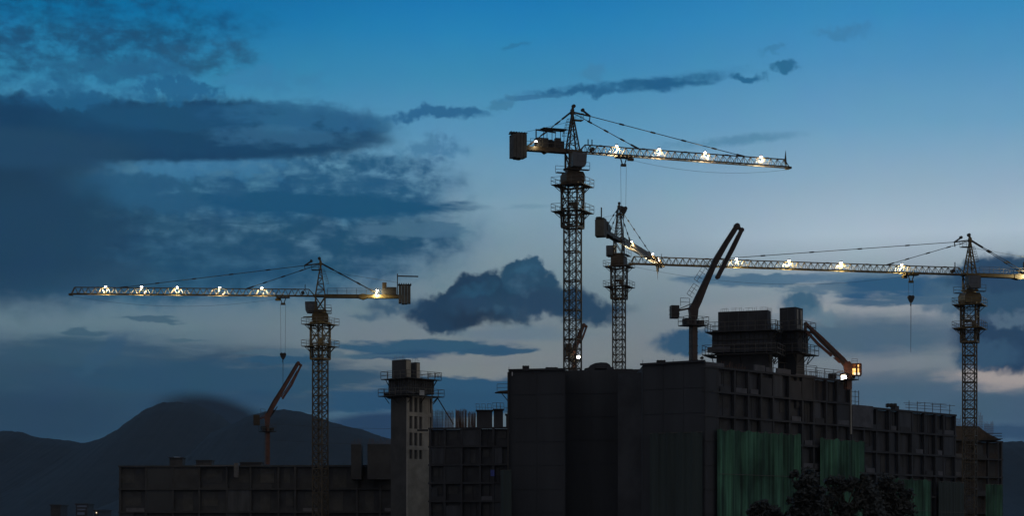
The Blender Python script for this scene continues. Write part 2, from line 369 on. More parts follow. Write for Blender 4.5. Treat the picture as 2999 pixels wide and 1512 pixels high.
# ------------------------------------------------------------------ mesh builder
class MB:
    def __init__(s, M=None):
        s.v = []; s.f = []; s.M = M or Matrix.Identity(4)
    def pts(s, L, faces):
        o = len(s.v)
        s.v += [s.M @ Vector(p) for p in L]
        s.f += [tuple(i + o for i in f) for f in faces]
    def box(s, c, d, R=None):
        cx, cy, cz = c; x, y, z = d[0] / 2, d[1] / 2, d[2] / 2
        L = [Vector((a * x, b * y, e * z)) for e in (-1, 1) for b in (-1, 1) for a in (-1, 1)]
        if R: L = [R @ p for p in L]
        s.pts([p + Vector(c) for p in L], [(0, 2, 3, 1), (4, 5, 7, 6), (0, 1, 5, 4), (2, 6, 7, 3), (0, 4, 6, 2), (1, 3, 7, 5)])
    def span(s, x0, x1, y0, y1, z0, z1):
        s.box(((x0 + x1) / 2, (y0 + y1) / 2, (z0 + z1) / 2), (abs(x1 - x0), abs(y1 - y0), abs(z1 - z0)))
    def frame(s, p, q):
        d = (q - p).normalized()
        up = Vector((0, 0, 1)) if abs(d.z) < .95 else Vector((1, 0, 0))
        a = d.cross(up).normalized(); b = a.cross(d).normalized()
        return a, b
    def bar(s, p, q, w, h=None):
        p = Vector(p); q = Vector(q); h = h or w
        if (q - p).length < 1e-5: return
        a, b = s.frame(p, q); a = a * w / 2; b = b * h / 2
        L = [p - a - b, p + a - b, p + a + b, p - a + b, q - a - b, q + a - b, q + a + b, q - a + b]
        s.pts(L, [(3, 2, 1, 0), (4, 5, 6, 7), (0, 1, 5, 4), (1, 2, 6, 5), (2, 3, 7, 6), (3, 0, 4, 7)])
    def tube(s, p, q, r, r2=None, n=8):
        p = Vector(p); q = Vector(q); r2 = r if r2 is None else r2
        a, b = s.frame(p, q)
        L = []
        for c, rr in ((p, r), (q, r2)):
            L += [c + (a * math.cos(t) + b * math.sin(t)) * rr for t in [2 * math.pi * k / n for k in range(n)]]
        s.pts(L, [(k, (k + 1) % n, n + (k + 1) % n, n + k) for k in range(n)] + [tuple(range(n - 1, -1, -1)), tuple(range(n, 2 * n))])
    def line(s, L, w):
        for a, b in zip(L, L[1:]): s.bar(a, b, w)
    def prism(s, poly, y0, y1):
        """polygon given in (x, z), extruded along y"""
        n = len(poly)
        L = [(x, y0, z) for x, z in poly] + [(x, y1, z) for x, z in poly]
        s.pts(L, [tuple(range(n)), tuple(range(2 * n - 1, n - 1, -1))] + [(k, n + k, n + (k + 1) % n, (k + 1) % n) for k in range(n)])
    def slab(s, poly, z0, z1):
        """polygon given in (x, y), extruded in z"""
        n = len(poly)
        L = [(x, y, z0) for x, y in poly] + [(x, y, z1) for x, y in poly]
        s.pts(L, [tuple(range(n - 1, -1, -1)), tuple(range(n, 2 * n))] + [(k, (k + 1) % n, n + (k + 1) % n, n + k) for k in range(n)])
    def ball(s, c, r, n=10, m=6, sc=(1, 1, 1)):
        c = Vector(c); L = []
        for i in range(m + 1):
            th = math.pi * i / m
            for k in range(n):
                ph = 2 * math.pi * k / n
                L.append(c + Vector((r * sc[0] * math.sin(th) * math.cos(ph), r * sc[1] * math.sin(th) * math.sin(ph), r * sc[2] * math.cos(th))))
        s.pts(L, [(i * n + k, (i + 1) * n + k, (i + 1) * n + (k + 1) % n, i * n + (k + 1) % n) for i in range(m) for k in range(n)])
    def rails(s, L, h=1.1, w=.05, closed=False, gap=1.5):
        """guardrail with posts along a polyline"""
        L = [Vector(p) for p in L]
        if closed: L.append(L[0])
        for a, b in zip(L, L[1:]):
            for z in (h, h * .5):
                s.bar(a + Vector((0, 0, z)), b + Vector((0, 0, z)), w)
            n = max(1, int((b - a).length / gap))
            for i in range(n + 1):
                p = a.lerp(b, i / n); s.bar(p, p + Vector((0, 0, h)), w)
    def build(s, name, m, parent=None, smooth=False):
        o0 = Vector((0, 0, 0))
        if parent is not None:
            o0 = WL.get(parent.name, Vector((0, 0, 0)))
        elif s.v:
            xs = [v.x for v in s.v]; ys = [v.y for v in s.v]; zs = [v.z for v in s.v]
            o0 = Vector(((min(xs) + max(xs)) / 2, (min(ys) + max(ys)) / 2, min(zs)))
        me = bpy.data.meshes.new(name)
        me.from_pydata([v - o0 for v in s.v], [], s.f)
        me.materials.append(m)
        if smooth:
            for p in me.polygons: p.use_smooth = True
        me.update()
        o = bpy.data.objects.new(name, me); COL.objects.link(o)
        if parent is not None: o.parent = parent
        else: o.location = o0
        WL[o.name] = o0
        return o
WL = {}   # world position of every object's origin
def tag(o, label=None, cat=None, group=None, kind=None):
    if label: o['label'] = label
    if cat: o['category'] = cat
    if group: o['group'] = group
    if kind: o['kind'] = kind
    return o
def thing(name, loc, label, cat, group=None):
    o = bpy.data.objects.new(name, None); COL.objects.link(o)
    o.location = loc; o.empty_display_size = .5
    WL[o.name] = Vector(loc)
    return tag(o, label, cat, group)
def lamp(parent, p, power, col, size=.15):
    l = bpy.data.lights.new('floodlight_beam', 'POINT'); l.energy = power; l.color = col; l.shadow_soft_size = size
    o = bpy.data.objects.new('floodlight_beam', l); COL.objects.link(o)
    o.parent = parent; o.location = Vector(p) - WL[parent.name]
    return o
def RZ(a): return Matrix.Rotation(a, 4, 'Z')
def TR(p): return Matrix.Translation(Vector(p))

# ------------------------------------------------------------------ ground, hills, far town
def grid_mesh(name, m, fn, nx, ny, kind='structure'):
    v = [fn(i / nx, j / ny) for j in range(ny + 1) for i in range(nx + 1)]
    f = [(j * (nx + 1) + i, j * (nx + 1) + i + 1, (j + 1) * (nx + 1) + i + 1, (j + 1) * (nx + 1) + i) for j in range(ny) for i in range(nx)]
    me = bpy.data.meshes.new(name); me.from_pydata(v, [], f); me.materials.append(m)
    for p in me.polygons: p.use_smooth = True
    o = bpy.data.objects.new(name, me); COL.objects.link(o); tag(o, kind=kind)
    return o
M_GROUND = mat('dark_site_soil', (.045, .04, .035), .95, 0, .3, .05)
M_HILL = mat('wooded_hillside', (.011, .013, .014), .95, 0, .3, .012)
grid_mesh('ground', M_GROUND, lambda a, b: ((a - .5) * 16000, -600 + b * 9500, -.02), 12, 12)

def interp(pts, x):
    if x <= pts[0][0]: return pts[0][1]
    for (x0, y0), (x1, y1) in zip(pts, pts[1:]):
        if x <= x1:
            t = (x - x0) / (x1 - x0); t = t * t * (3 - 2 * t) * .35 + t * .65
            return y0 + (y1 - y0) * t
    return pts[-1][1]
def hill(name, D, prof, xr, depth, seed, nx=900):
    def fn(a, b):
        px = xr[0] + (xr[1] - xr[0]) * a
        X = (px - CX) / F * D
        u = b * 2 - 1                                    # -1 foot towards the viewer, 0 crest, 1 behind
        top = zat(interp(prof, px), D)
        n = mnoise.fractal(Vector((X * .012 + seed, u * 2, 0)), 1.0, 2.0, 5) + .55 * mnoise.fractal(Vector((X * .07 + seed, u * 9, 7)), .8, 2.1, 4)
        n2 = mnoise.fractal(Vector((X * .0022 + seed, u * 1.5, 3)), 1.0, 2.0, 3)
        s = (1 - abs(u)) ** 1.25
        z = top * s + (n2 * 30 * abs(u) * s) + n * 3.2 * (1 - abs(u) * .5)
        if abs(u) > .99: z = -5
        return (X, D + u * depth, z)
    return grid_mesh(name, M_HILL, fn, nx, 24)
hill('hills', 5200, [(-250, 1250), (0, 1263), (55, 1266), (130, 1284), (200, 1293), (246, 1299), (285, 1288), (340, 1262), (372, 1236), (430, 1198), (480, 1180), (520, 1178),
      (570, 1184), (640, 1215), (700, 1262), (760, 1300), (900, 1340), (1300, 1430), (1700, 1500)], (-250, 1700), 1500, 3)
hill('hills', 4300, [(450, 1420), (560, 1330), (620, 1268), (680, 1240), (740, 1216), (790, 1203), (830, 1200), (880, 1208), (930, 1224), (990, 1242), (1050, 1256), (1120, 1281), (1200, 1312), (1350, 1360), (1700, 1440)], (450, 1700), 1200, 9)
hill('hills', 4800, [(2500, 1430), (2750, 1360), (2850, 1318), (2930, 1296), (2990, 1292), (3080, 1300), (3300, 1330)], (2500, 3300), 1300, 15, 420)

# far town at the foot of the hills
def house(px0, px1, ytop, D, m, label, lit=None, em=None):
    x0, x1 = (px0 - CX) / F * D, (px1 - CX) / F * D; zt = zat(ytop, D)
    h = thing('town_house', ((x0 + x1) / 2, D, 0), label, 'house', 'far houses in the valley')
    mb = MB(); mb.span(x0, x1, D, D + 12, 0, zt); mb.build('wall', m, h)
    mb = MB(); mb.span(x0 - .4, x1 + .4, D - .4, D + 12.4, zt, zt + .5); mb.build('roof', M_CONCD, h)
    if lit:
        for (a, b, y0, y1) in lit:
            mb = MB(); mb.span((a - CX) / F * D, (b - CX) / F * D, D - .06, D - .02, zat(y1, D), zat(y0, D)); mb.build('window', em, h)
house(148, 178, 1483, 800, M_CONC, 'grey low house at the bottom left behind the hill foot', [(152, 174, 1492, 1495)], M_CONCM)
house(222, 256, 1480, 820, M_CONC, 'far house with a bluish lit top storey near the bottom left corner', [(225, 254, 1482, 1487), (226, 250, 1492, 1496), (226, 248, 1502, 1510)], E_BLUE)
house(276, 290, 1499, 760, M_CONCD, 'tiny far house with one small warm light', [(281, 284, 1502, 1505)], E_SMALL)
house(296, 308, 1498, 780, M_CONC, 'tiny far house with a pale blue front', [(298, 306, 1503, 1511)], E_BLUE)

# ------------------------------------------------------------------ building helpers
def pt(px, D): return ((px - CX) / F * D, D)
def edge_frame(p, q):
    """frame with x along p->q, y pointing away from the viewer"""
    d = Vector((q[0] - p[0], q[1] - p[1])); a = math.atan2(d.y, d.x)
    return TR((p[0], p[1], 0)) @ RZ(a), d.length
def facade(th, p, q, z0, z1, st=3.0, bay=3.6, deep=.9, par=.45, seed=1, wallm=None, vert=False, bands=None):
    """concrete frame facade: back wall, floor slabs, columns, balcony panels and window holes, all parts of the building"""
    T, L = edge_frame(p, q); rnd = random.Random(seed)
    nb = max(1, round(L / bay)); bw = L / nb
    xe = [0] + [i * bw + rnd.uniform(-.2, .2) * bw for i in range(1, nb)] + [L]
    zs = []; z = z1
    while z > z0 + .5: zs.append(z); z -= st
    for z in zs:
        m = MB(T); m.span(-.1, L + .1, -.08, deep, z - .26, z); m.build('floor_slab', M_CONC, th)
    m = MB(T); m.span(0, L, deep, deep + .3, z0, z1 - .28); m.build('wall', wallm or M_FORM, th)
    for i in range(nb + 1):
        x = min(max(xe[i], .2), L - .2)
        m = MB(T); m.span(x - .17, x + .17, -.02, .4, z0, z1 - .27); m.build('column', M_CONC, th)
    for z in zs:
        for i in range(nb):
            x = xe[i]; bw = xe[i + 1] - xe[i]
            r = rnd.random()
            if r < par:
                w = bw * rnd.uniform(.55, .9); o_ = rnd.uniform(.2, bw - w - .2) if bw - w > .4 else .2
                m = MB(T); m.span(x + o_, x + o_ + w, .02, .14, z - .24, z + .62 if z != z1 else z + .1)
                if z != z1: m.build('balcony_panel', M_PARA if rnd.random() < .6 else M_CONC, th)
            if z - st > z0 and rnd.random() < .75:
                w = bw * rnd.uniform(.3, .62); o_ = rnd.uniform(.3, bw - w - .25)
                m = MB(T); m.span(x + o_, x + o_ + w, deep - .05, deep - .01, z - st + .1 + (.9 if rnd.random() < .5 else 0), z - .55); m.build('window_opening', M_VOID, th)
            if z - st > z0 and rnd.random() < .24:
                m = MB(T); f_ = rnd.choice((1, 1, .55)); m.span(x + .18, x + .18 + (bw - .36) * f_, .06, .12, z - st + .02, z - .27 - rnd.choice((0, 0, .5)))
                m.build('infill_panel', rnd.choice((M_FORM, M_CONCD, M_DARKN)), th)
            elif vert and rnd.random() < .6:
                for k in range(rnd.randint(1, 2)):
                    xx = x + rnd.uniform(.3, bw - .3); m = MB(T); m.bar((xx, .3, z - st + .02), (xx, .3, z - .27), .07)
                    m.build('shoring_prop', M_CONC, th)
def block(th, poly, z0, z1, m, name='wall'):
    mb = MB(); mb.slab(poly, z0, z1); return mb.build(name, m, th)
def bracket_platform(th, T, x0, x1, y0, y1, z, w=.95, rail=1.1, brace=True, m_=None):
    """working platform around a rectangular core"""
    m = MB(T)
    m.span(x0 - w, x1 + w, y0 - w, y0 - .003, z - .12, z); m.span(x0 - w, x1 + w, y1 + .003, y1 + w, z - .12, z)
    m.span(x0 - w, x0 - .003, y0, y1, z - .12, z); m.span(x1 + .003, x1 + w, y0, y1, z - .12, z)
    if brace:
        for x in (x0 + .2, (x0 + x1) / 2, x1 - .2):
            m.bar((x, y0 - w * .95, z - .14), (x, y0, z - 1.2), .09)
        for y in (y0 + .2, (y0 + y1) / 2, y1 - .2):
            m.bar((x0 - w * .95, y, z - .14), (x0, y, z - 1.2), .09); m.bar((x1 + w * .95, y, z - .14), (x1, y, z - 1.2), .09)
    pl = m.build('platform', m_ or M_DARKST, th)
    m = MB(T); m.rails([(x0 - w, y0 - w, z), (x1 + w, y0 - w, z), (x1 + w, y1 + w, z), (x0 - w, y1 + w, z)], rail, .06, True, 1.3)
    m.build('guardrail', M_RAIL, pl)
    return pl

# ------------------------------------------------------------------ long low building on the left
b1 = thing('unfinished_building', (-40, 342, 0), 'long low unfinished concrete frame building at the bottom left', 'building', 'unfinished concrete buildings')
pa, pb = pt(348, 340), pt(1262, 336)
zt1 = zat(1364, 338)
block(b1, [(pa[0] + .1, pa[1] + 1.3), (pb[0], pb[1] + 1.3), (pb[0], pb[1] + 16), (pa[0] + .1, pa[1] + 16)], 0, zt1 - .3, M_CONCD, 'core_wall')
facade(b1, pa, pb, 0, zt1, 4.1, 4.6, .45, .28, 5, M_CONCD)
mb = MB(); mb.span(*[pt(v, 339)[0] for v in (689, 702)], 337.3, 338.2, zat(1400, 338), zat(1358, 338)); mb.build('column', M_PARA, b1)
mb = MB(); mb.span(pt(575, 340)[0], pt(688, 340)[0], 338.2, 338.5, zat(1368, 340), zat(1364.5, 340)); mb.build('beam', M_PARA, b1)
for (a, b, yt) in ((502, 540, 1344), (580, 625, 1352), (708, 770, 1358)):
    o = MB(); X0, X1 = pt(a, 345)[0], pt(b, 345)[0]
    o.span(X0, X1, 343, 346, zt1 + .004, zat(yt, 345)); o.span(X0 - .15, X1 + .15, 342.8, 346.2, zat(yt, 345), zat(yt, 345) + .12)
    tag(o.build('roof_hutch', M_CONCD), {502: 'low dark roof box with a pale sheet on the far left roof', 580: 'flat long roof box left of the pale roof column', 708: 'very low roof box behind the orange boom column foot'}[a], 'roof box', 'boxes on the low left roof')
o = MB(); X = pt(521, 345)[0]; zc = zat(1341, 345)
o.pts([(X - .5, 343, zc - .15), (X + .6, 343, zc - .25), (X + .6, 344, zc + .02), (X - .5, 344, zc + .06)], [(0, 1, 2, 3)]); o.pts([(X - .5, 343, zc - .2), (X + .6, 343, zc - .3), (X + .6, 344, zc - .03), (X - .5, 344, zc + .01)], [(3, 2, 1, 0)])
tag(o.build('sheet', M_SHEET), 'small pale sheet lying on the dark roof box at the far left', 'sheet')
for (a, b, yt, lb) in ((1028, 1058, 1303, 'narrow dark lift core stub standing alone on the low roof'), (1076, 1147, 1302, 'wide dark lift core stub joined to the slotted tower')):
    t_ = thing('core_stub', (pt(a, 335)[0], 336, zt1), lb, 'core', 'dark core stubs left of the slotted tower')
    o = MB(); o.span(pt(a, 334)[0], pt(b, 334)[0], 334, 338, zt1 - 2.6, zat(yt, 334)); o.build('wall', M_CONCD, t_)
    o = MB()
    rr = random.Random(a)
    for i in range(int((b - a) / 3)):
        X = pt(a + 2 + i * 3, 334)[0]; o.bar((X, 334.4, zat(yt, 334)), (X + rr.uniform(-.1, .1), 334.4, zat(yt, 334) + rr.uniform(.3, 1.2)), .04)
    o.build('starter_bars', M_REBAR, t_)

# ------------------------------------------------------------------ slotted tower core (right face coloured as lit, left face as shaded)
D2 = 302; ps = math.radians(47)
c2 = pt(1190, D2)
T2 = TR((c2[0], c2[1], 0)) @ RZ(ps)
t2 = thing('concrete_tower', (c2[0], c2[1], 0), 'lit-toned concrete stair tower with rows of narrow slots and two boxes on its top', 'tower')
zp = lambda y, D=D2: zat(y, D)
wl, wr = 3.55, 5.55
mb = MB(T2); mb.span(.0, wr, .004, wl, 0, zp(1158)); mb.build('wall', M_CONCM, t2)
# right hand face: frame of piers and bands in front of slots
bands = [1162, 1208, 1218, 1256, 1266, 1306, 1316, 1350]
mb = MB(T2)
for x0, x1 in ((0, .42), (1.12, 1.5), (2.2, 2.58), (3.28, 3.66), (4.75, 4.98), (5.35, 5.56)):
    mb.span(x0, x1, -.26, .001, zp(1352), zp(1160))
for y0, y1 in ((1156, 1164), (1207, 1219), (1256, 1268), (1306, 1318), (1345, 1358)):
    mb.span(-.003, 5.563, -.263, .001, zp(y1), zp(y0))
mb.span(3.66, 4.75, -.2, .001, zp(1350), zp(1160))
mb.span(0, 5.56, -.26, .001, 0, zp(1358))
mb.build('slotted_wall', M_CONCL, t2)
for k, (x0, x1) in enumerate(((.42, 1.12), (1.5, 2.2), (2.58, 3.28), (4.98, 5.35))):
    for (ya, yb) in ((1164, 1207), (1219, 1256), (1268, 1306), (1318, 1345)):
        mb = MB(T2); mb.span(x0, x1, -.02, -.006, zp(yb), zp(ya)); mb.build('window_slot', M_VOID, t2)
mb = MB(T2); mb.prism([(-.9, zp(1148)), (-.9, zp(1154)), (-.2, zp(1164)), (.3, zp(1166)), (.3, zp(1148))], -.8, wl + .7); mb.build('corbel', M_CONCD, t2)
mb = MB(T2); mb.span(-.3, wr + .15, -.45, wl + .25, zp(1152), zp(1106)); mb.build('formwork', M_FORM, t2)
mb = MB(T2)
for i in range(12):
    x = -.2 + i * .5; mb.span(x, x + .09, -.53, -.45, zp(1152), zp(1106))
for z in (1143, 1132, 1120, 1110): mb.span(-.3, wr + .1, -.58, -.53, zp(z), zp(z) + .1)
for i in range(8):
    y = -.3 + i * .5; mb.span(-.38, -.3, y, y + .08, zp(1152), zp(1106))
mb.build('formwork_waler', M_DARKST, t2)
mb = MB(T2); mb.span(2.3, 3.35, -.66, -.60, zp(1159), zp(1142)); mb.build('white_sheet', M_SHEET, t2)
mb = MB(T2); mb.ball((.2, -1.0, zp(1152)), .5, 10, 6, (1.6, .6, .35)); mb.build('debris_bag', M_PARA, t2)
bracket_platform(t2, T2, -.3, wr + .15, -.45, wl + .25, zp(1158), 1.15, 1.1)
bracket_platform(t2, T2, -.3, wr + .15, -.45, wl + .25, zp(1108), .85, 1.15)
for (x0, x1, y0, y1, yt) in ((-.1, 1.2, .2, 3.2, 1053), (2.6, 3.6, .6, 2.6, 1058)):
    mb = MB(T2); mb.span(x0, x1, y0, y1, zp(1106), zp(yt)); mb.build('top_box', M_CONCD, t2)
    mb = MB(T2); mb.span(x0 + .25, x1 - .06, y0 - .06, y0 - .003, zp(1104), zp(yt + 3)); mb.build('pale_panel', M_CONCL, t2)
    mb = MB(T2)
    rr = random.Random(int(x0 * 10))
    for i in range(8): mb.bar((x0 + .1, y1 - .2 - i * .35, zp(yt)), (x0 + .1, y1 - .2 - i * .35, zp(yt) + rr.uniform(.3, .8)), .03)
    mb.build('starter_bars', M_REBAR, t2)
mb = MB(T2)
mb.bar((6.2, -.6, zp(1158)), (8.2, -2.4, zp(1240)), .16); mb.bar((6.2, -.6, zp(1162)), (5.4, 0, zp(1182)), .1); mb.build('brace_prop', M_DARKST, t2)
for x in (3.9, 4.4, 5.6, 6.3):
    mb = MB(T2)
    mb.bar((x, -.9, zp(1102)), (x, -.9, zp(1090)), .06); mb.bar((x + .4, -.9, zp(1102)), (x + .4, -.9, zp(1090)), .06); mb.bar((x, -.9, zp(1090)), (x + .4, -.9, zp(1090)), .06)
    mb.build('edge_frame', M_RAIL, t2)

# ------------------------------------------------------------------ mid frame building with bars and boxes on its roof
D3 = 286
b3 = thing('unfinished_building', (-4, D3, 0), 'dark concrete frame building between the slotted tower and the netted block', 'building', 'unfinished concrete buildings')
pa, pb = pt(1256, D3 + 2), pt(1493, D3 - 1)
zt3 = zat(1252, D3)
block(b3, [(pa[0] + .1, pa[1] + 1.3), (pb[0], pb[1] + 1.3), (pb[0], pb[1] + 12), (pa[0] + .1, pa[1] + 12)], 0, zt3 - .3, M_CONCD, 'core_wall')
facade(b3, pa, pb, 0, zt3, 2.75, 2.4, .45, .2, 11, M_CONCD, vert=True)
mb = MB(); mb.span(pt(1220, D3)[0], pa[0] - .11, pa[1] - .3, pa[1] + .5, zt3 - .5, zt3 - .25); mb.build('cantilever_beam', M_DARKST, b3)
# curtains of starter bars
for a, b, yt, m_, lb in ((1264, 1300, 1200, M_RAIL, 'pale mesh of thin starter bars next to the slotted tower'), (1302, 1330, 1202, M_REBAR, 'mesh of starter bars left of the brown bar cluster'),
                     (1334, 1368, 1198, M_REBAR, 'dense brown cluster of starter bars on the mid roof'), (1370, 1394, 1206, M_REBAR, 'short thin starter bars beside the left roof box')):
    rr = random.Random(a); mb = MB()
    for i in range(int((b - a) * 1.1)):
        px = a + i / 1.1; X = pt(px, D3 + 2)[0]; y_ = D3 + 2 + rr.uniform(-.6, .6)
        mb.bar((X, y_, zt3), (X + rr.uniform(-.04, .04), y_, zat(yt + rr.uniform(-3, 6), D3)), .032 if a < 1330 else .05)
    for k in range(5):
        z = zt3 + .4 + k * .42
        mb.bar((pt(a, D3 + 2)[0], D3 + 1.9, z), (pt(b, D3 + 2)[0], D3 + 1.9, z), .025)
    tag(mb.build('starter_bars', m_), lb, 'rebar', 'starter bars on the mid roof', 'stuff')
for (a, b, yt, lb) in ((1396, 1441, 1202, 'wider dark formwork box with edge frames on the mid roof'), (1446, 1473, 1199, 'narrower dark formwork box beside the netted block'), (1482, 1492, 1214, 'slim dark formwork box touching the netted block wall')):
    t_ = thing('formwork_box', (pt(a, D3 + 2)[0], D3 + 2, zt3), lb, 'formwork box', 'formwork boxes on the mid roof')
    mb = MB(); mb.span(pt(a, D3 + 1)[0], pt(b, D3 + 1)[0], D3 + 1, D3 + 4, zt3 + .004, zat(yt, D3)); mb.build('panel', M_CONCD, t_)
    mb = MB(); X0, X1 = pt(a - 3, D3 + 1)[0], pt(b + 3, D3 + 1)[0]; zz = zat(yt, D3)
    mb.span(X0, X1, D3 + .6, D3 + 4.2, zz, zz + .08)
    for i in range(3):
        xx = X0 + (X1 - X0) * (i + .15) / 3
        mb.bar((xx, D3 + .8, zz + .08), (xx - .1, D3 + .8, zz + 1.0), .05); mb.bar((xx + .5, D3 + .8, zz + .08), (xx + .45, D3 + .8, zz + .95), .05); mb.bar((xx - .1, D3 + .8, zz + 1.0), (xx + .45, D3 + .8, zz + .95), .05)
    mb.bar((X0, D3 + .8, zz + .5), (X1, D3 + .8, zz + .4), .04)
    mb.build('edge_frame', M_RAIL, t_)

# ------------------------------------------------------------------ big netted block and the long wing that runs back from its corner
b4 = thing('unfinished_building', (20, 240, 0), 'largest dark block wrapped in blackish netting, with a long open wing at right', 'building', 'unfinished concrete buildings')
K = pt(2065, 235)
FT = TR((K[0], K[1], 0)) @ RZ(math.radians(47.5))         # x runs along the right hand wing
def t_of(px):
    k = (px - CX) / F; c, s_ = math.cos(math.radians(47.5)), math.sin(math.radians(47.5))
    return (k * K[1] - K[0]) / (c - k * s_)
def w_at(t, y=0): return FT @ Vector((t, y, 0))
def D_at(px): return w_at(t_of(px)).y
q1 = pt(1490, 250); q2 = pt(1656, 248.4); q3 = pt(1656, 253); q4 = pt(1882, 251); q5 = pt(1882, 240); 
zl = zat(1086, 249); zm = zat(1084, 252); zr = zat(1065, 237)
block(b4, [q1, q2, (q2[0], 262), (q1[0], 262)], 0, zl, M_DARKN, 'netted_bay')
block(b4, [q3, q4, (q4[0], 264), (q3[0], 264)], 0, zm, M_DARKN, 'netted_bay')
w33 = w_at(t_of(2105), 0)
block(b4, [q5, K, (w33.x, w33.y), (w33.x, 262), (q5[0], 262)], 0, zr, M_DARKN, 'netted_bay')
# horizontal lap seams and scaffold tubes showing through the netting
for (p, q, zt_, D_) in ((q1, q2, zl, 249), (q3, q4, zm, 252), (q5, K, zr, 237)):
    T, L = edge_frame(p, q)
    mb = MB(T)
    for k in range(1, 7): mb.span(.05, L - .05, -.05, -.004, zt_ - k * 3.1, zt_ - k * 3.1 + .12)
    n = int(L / 2.6)
    for k in range(n + 1): mb.span(k * L / n * .98, k * L / n * .98 + .07, -.04, -.003, .2, zt_ - .05)
    mb.build('net_seams', M_DARKN, b4)
mb = MB(); T, L = edge_frame(q1, q2); mb = MB(T); mb.span(0, L, -.3, .1, zl, zl + .25); mb.build('roof_edge', M_CONCD, b4)
T, L = edge_frame(q5, K); mb = MB(T); mb.span(-.2, L, -.3, .1, zr, zr + .25); mb.build('roof_edge', M_CONCD, b4)
mb = MB(); mb.span(*[pt(v, 249)[0] for v in (1498.6, 1502)], 249.2, 249.6, zat(1101, 249), zat(1090, 249)); mb.build('pale_gap', M_SHEET, b4)
mb = MB(); mb.span(*[pt(v, 249)[0] for v in (1486, 1490)], 249.5, 251, 2, zat(1090, 249)); mb.build('scaffold_column', M_DARKST, b4)
# side platform hanging over the mid building
mb = MB(); X0 = pt(1449, 250)[0]; X1 = q1[0] - .05
mb.prism([(X0, zat(1150, 250)), (X0 + .6, zat(1146, 250)), (X1, zat(1144, 250)), (X1, zat(1152, 250))], 250, 252)
mb.bar((X1, 250.5, zat(1176, 250)), (X0 + .9, 250.5, zat(1152, 250)), .1)
pl = mb.build('platform', M_WOOD, b4)
mb = MB(); mb.rails([(X0 + .3, 250.1, zat(1147, 250)), (X1, 250.1, zat(1146, 250))], .95, .05, gap=.8); mb.build('guardrail', M_RAIL, pl)
# wing, higher part
tw = t_of(2492); zA = 22.25
facade(b4, tuple(w_at(.02)[:2]), tuple(w_at(tw)[:2]), 0, zA, 3.02, 3.1, .55, .5, 21, M_FORM, vert=True)
pA, pB, pC, pD = w_at(.2, 1.3), w_at(tw, 1.3), w_at(tw, 14), w_at(.2, 14)
block(b4, [tuple(v[:2]) for v in (pA, pB, pC, pD)], 0, zA - .3, M_CONCD, 'core_wall')
for (a, b, hh) in ((2066, 2120, .45), (2210, 2240, .75), (2243, 2262, .6), (2275, 2315, .6), (2330, 2390, .15)):
    mb = MB(FT); mb.span(t_of(a), t_of(b), -.05, .15, zA + .004, zA + hh); mb.build('parapet', M_PARA, b4)
mb = MB(FT); mb.rails([(t_of(2335), .1, zA), (t_of(2470), .1, zA)], 1.25, .06, gap=2.0); mb.bar((t_of(2335), .1, zA + .9), (t_of(2470), .1, zA + .9), .06); mb.build('guardrail', M_RAIL, b4)
mb = MB(FT); mb.rails([(t_of(2260), 1.5, zA), (t_of(2420), 1.5, zA + .1)], 1.6, .06, gap=2.4); mb.build('guardrail', M_RAIL, b4)
mb = MB(FT); mb.span(tw - .2, tw + .1, -.1, 6, 15, zA - .1); mb.build('end_wall', M_CONCL, b4)
rr = random.Random(77)
for (ta_, tb_, y_) in ((2110, 2200, 1.0), (2240, 2330, 2.0), (2350, 2440, .8)):
    mb = MB(FT); a_, b_ = t_of(ta_), t_of(tb_); x = a_
    while x < b_:
        x += rr.uniform(.12, .5); mb.bar((x, y_, zA), (x + rr.uniform(-.06, .06), y_, zA + rr.uniform(.3, 1.0)), .035)
    mb.build('starter_bars', M_REBAR, b4)
for (px_, D_, w_, h_, zr_, lb) in ((1530, 250, .9, .5, zl, 'small dark crate near the left end of the block roof'), (1598, 250, 1.6, .3, zl, 'low flat bundle on the left part of the block roof'),
        (1925, 241, 1.1, .55, zr, 'dark crate on the raised roof part left of the big boom'), (2430, 258, 1.0, .7, zA, 'dark crate behind the rails near the lit cab'), (2600, 266, 1.4, .45, 18.95, 'low bundle on the roof of the lower wing')):
    mb = MB(); X = pt(px_, D_)[0]
    mb.span(X, X + w_, D_ + .6, D_ + 1.6, zr_ + .26, zr_ + .26 + h_)
    for q in (.1, .45, .8): mb.span(X + w_ * q, X + w_ * q + .08, D_ + .55, D_ + 1.65, zr_ + .18, zr_ + .3 + h_)
    tag(mb.build('site_crate', M_DARKST), lb, 'crate', 'crates on the roofs')
# wing, lower far part
tx = t_of(2800); zB = 18.95
th5 = thing('unfinished_building', tuple(w_at(tw + 8)), 'lower dark wing with pale balcony bands stepping down right of the lit cab', 'building', 'unfinished concrete buildings')
facade(th5, tuple(w_at(tw + .15)[:2]), tuple(w_at(tx)[:2]), 0, zB, 3.02, 3.3, .55, .45, 33, M_FORM, vert=True)
pA, pB, pC, pD = w_at(tw + .2, 1.3), w_at(tx, 1.3), w_at(tx, 14), w_at(tw + .2, 14)
block(th5, [tuple(v[:2]) for v in (pA, pB, pC, pD)], 0, zB - .3, M_CONCD, 'core_wall')
mb = MB(FT); mb.span(tw + .2, t_of(2555), -.12, -.085, zB - 2.9, zB + .1); mb.build('blank_panel', M_PARA, th5)
mb = MB(FT); mb.span(t_of(2625), t_of(2637), .2, .9, zB, zB + .5); mb.build('roof_block', M_CONCD, th5)
mb = MB(FT)
for (a, b, z) in ((2655, 2775, .9), (2650, 2700, 1.1), (2690, 2775, 1.35), (2655, 2790, .5), (2730, 2800, 1.25)):
    mb.bar((t_of(a), .2, zB + z - .1), (t_of(b), .2, zB + z + .05), .06)
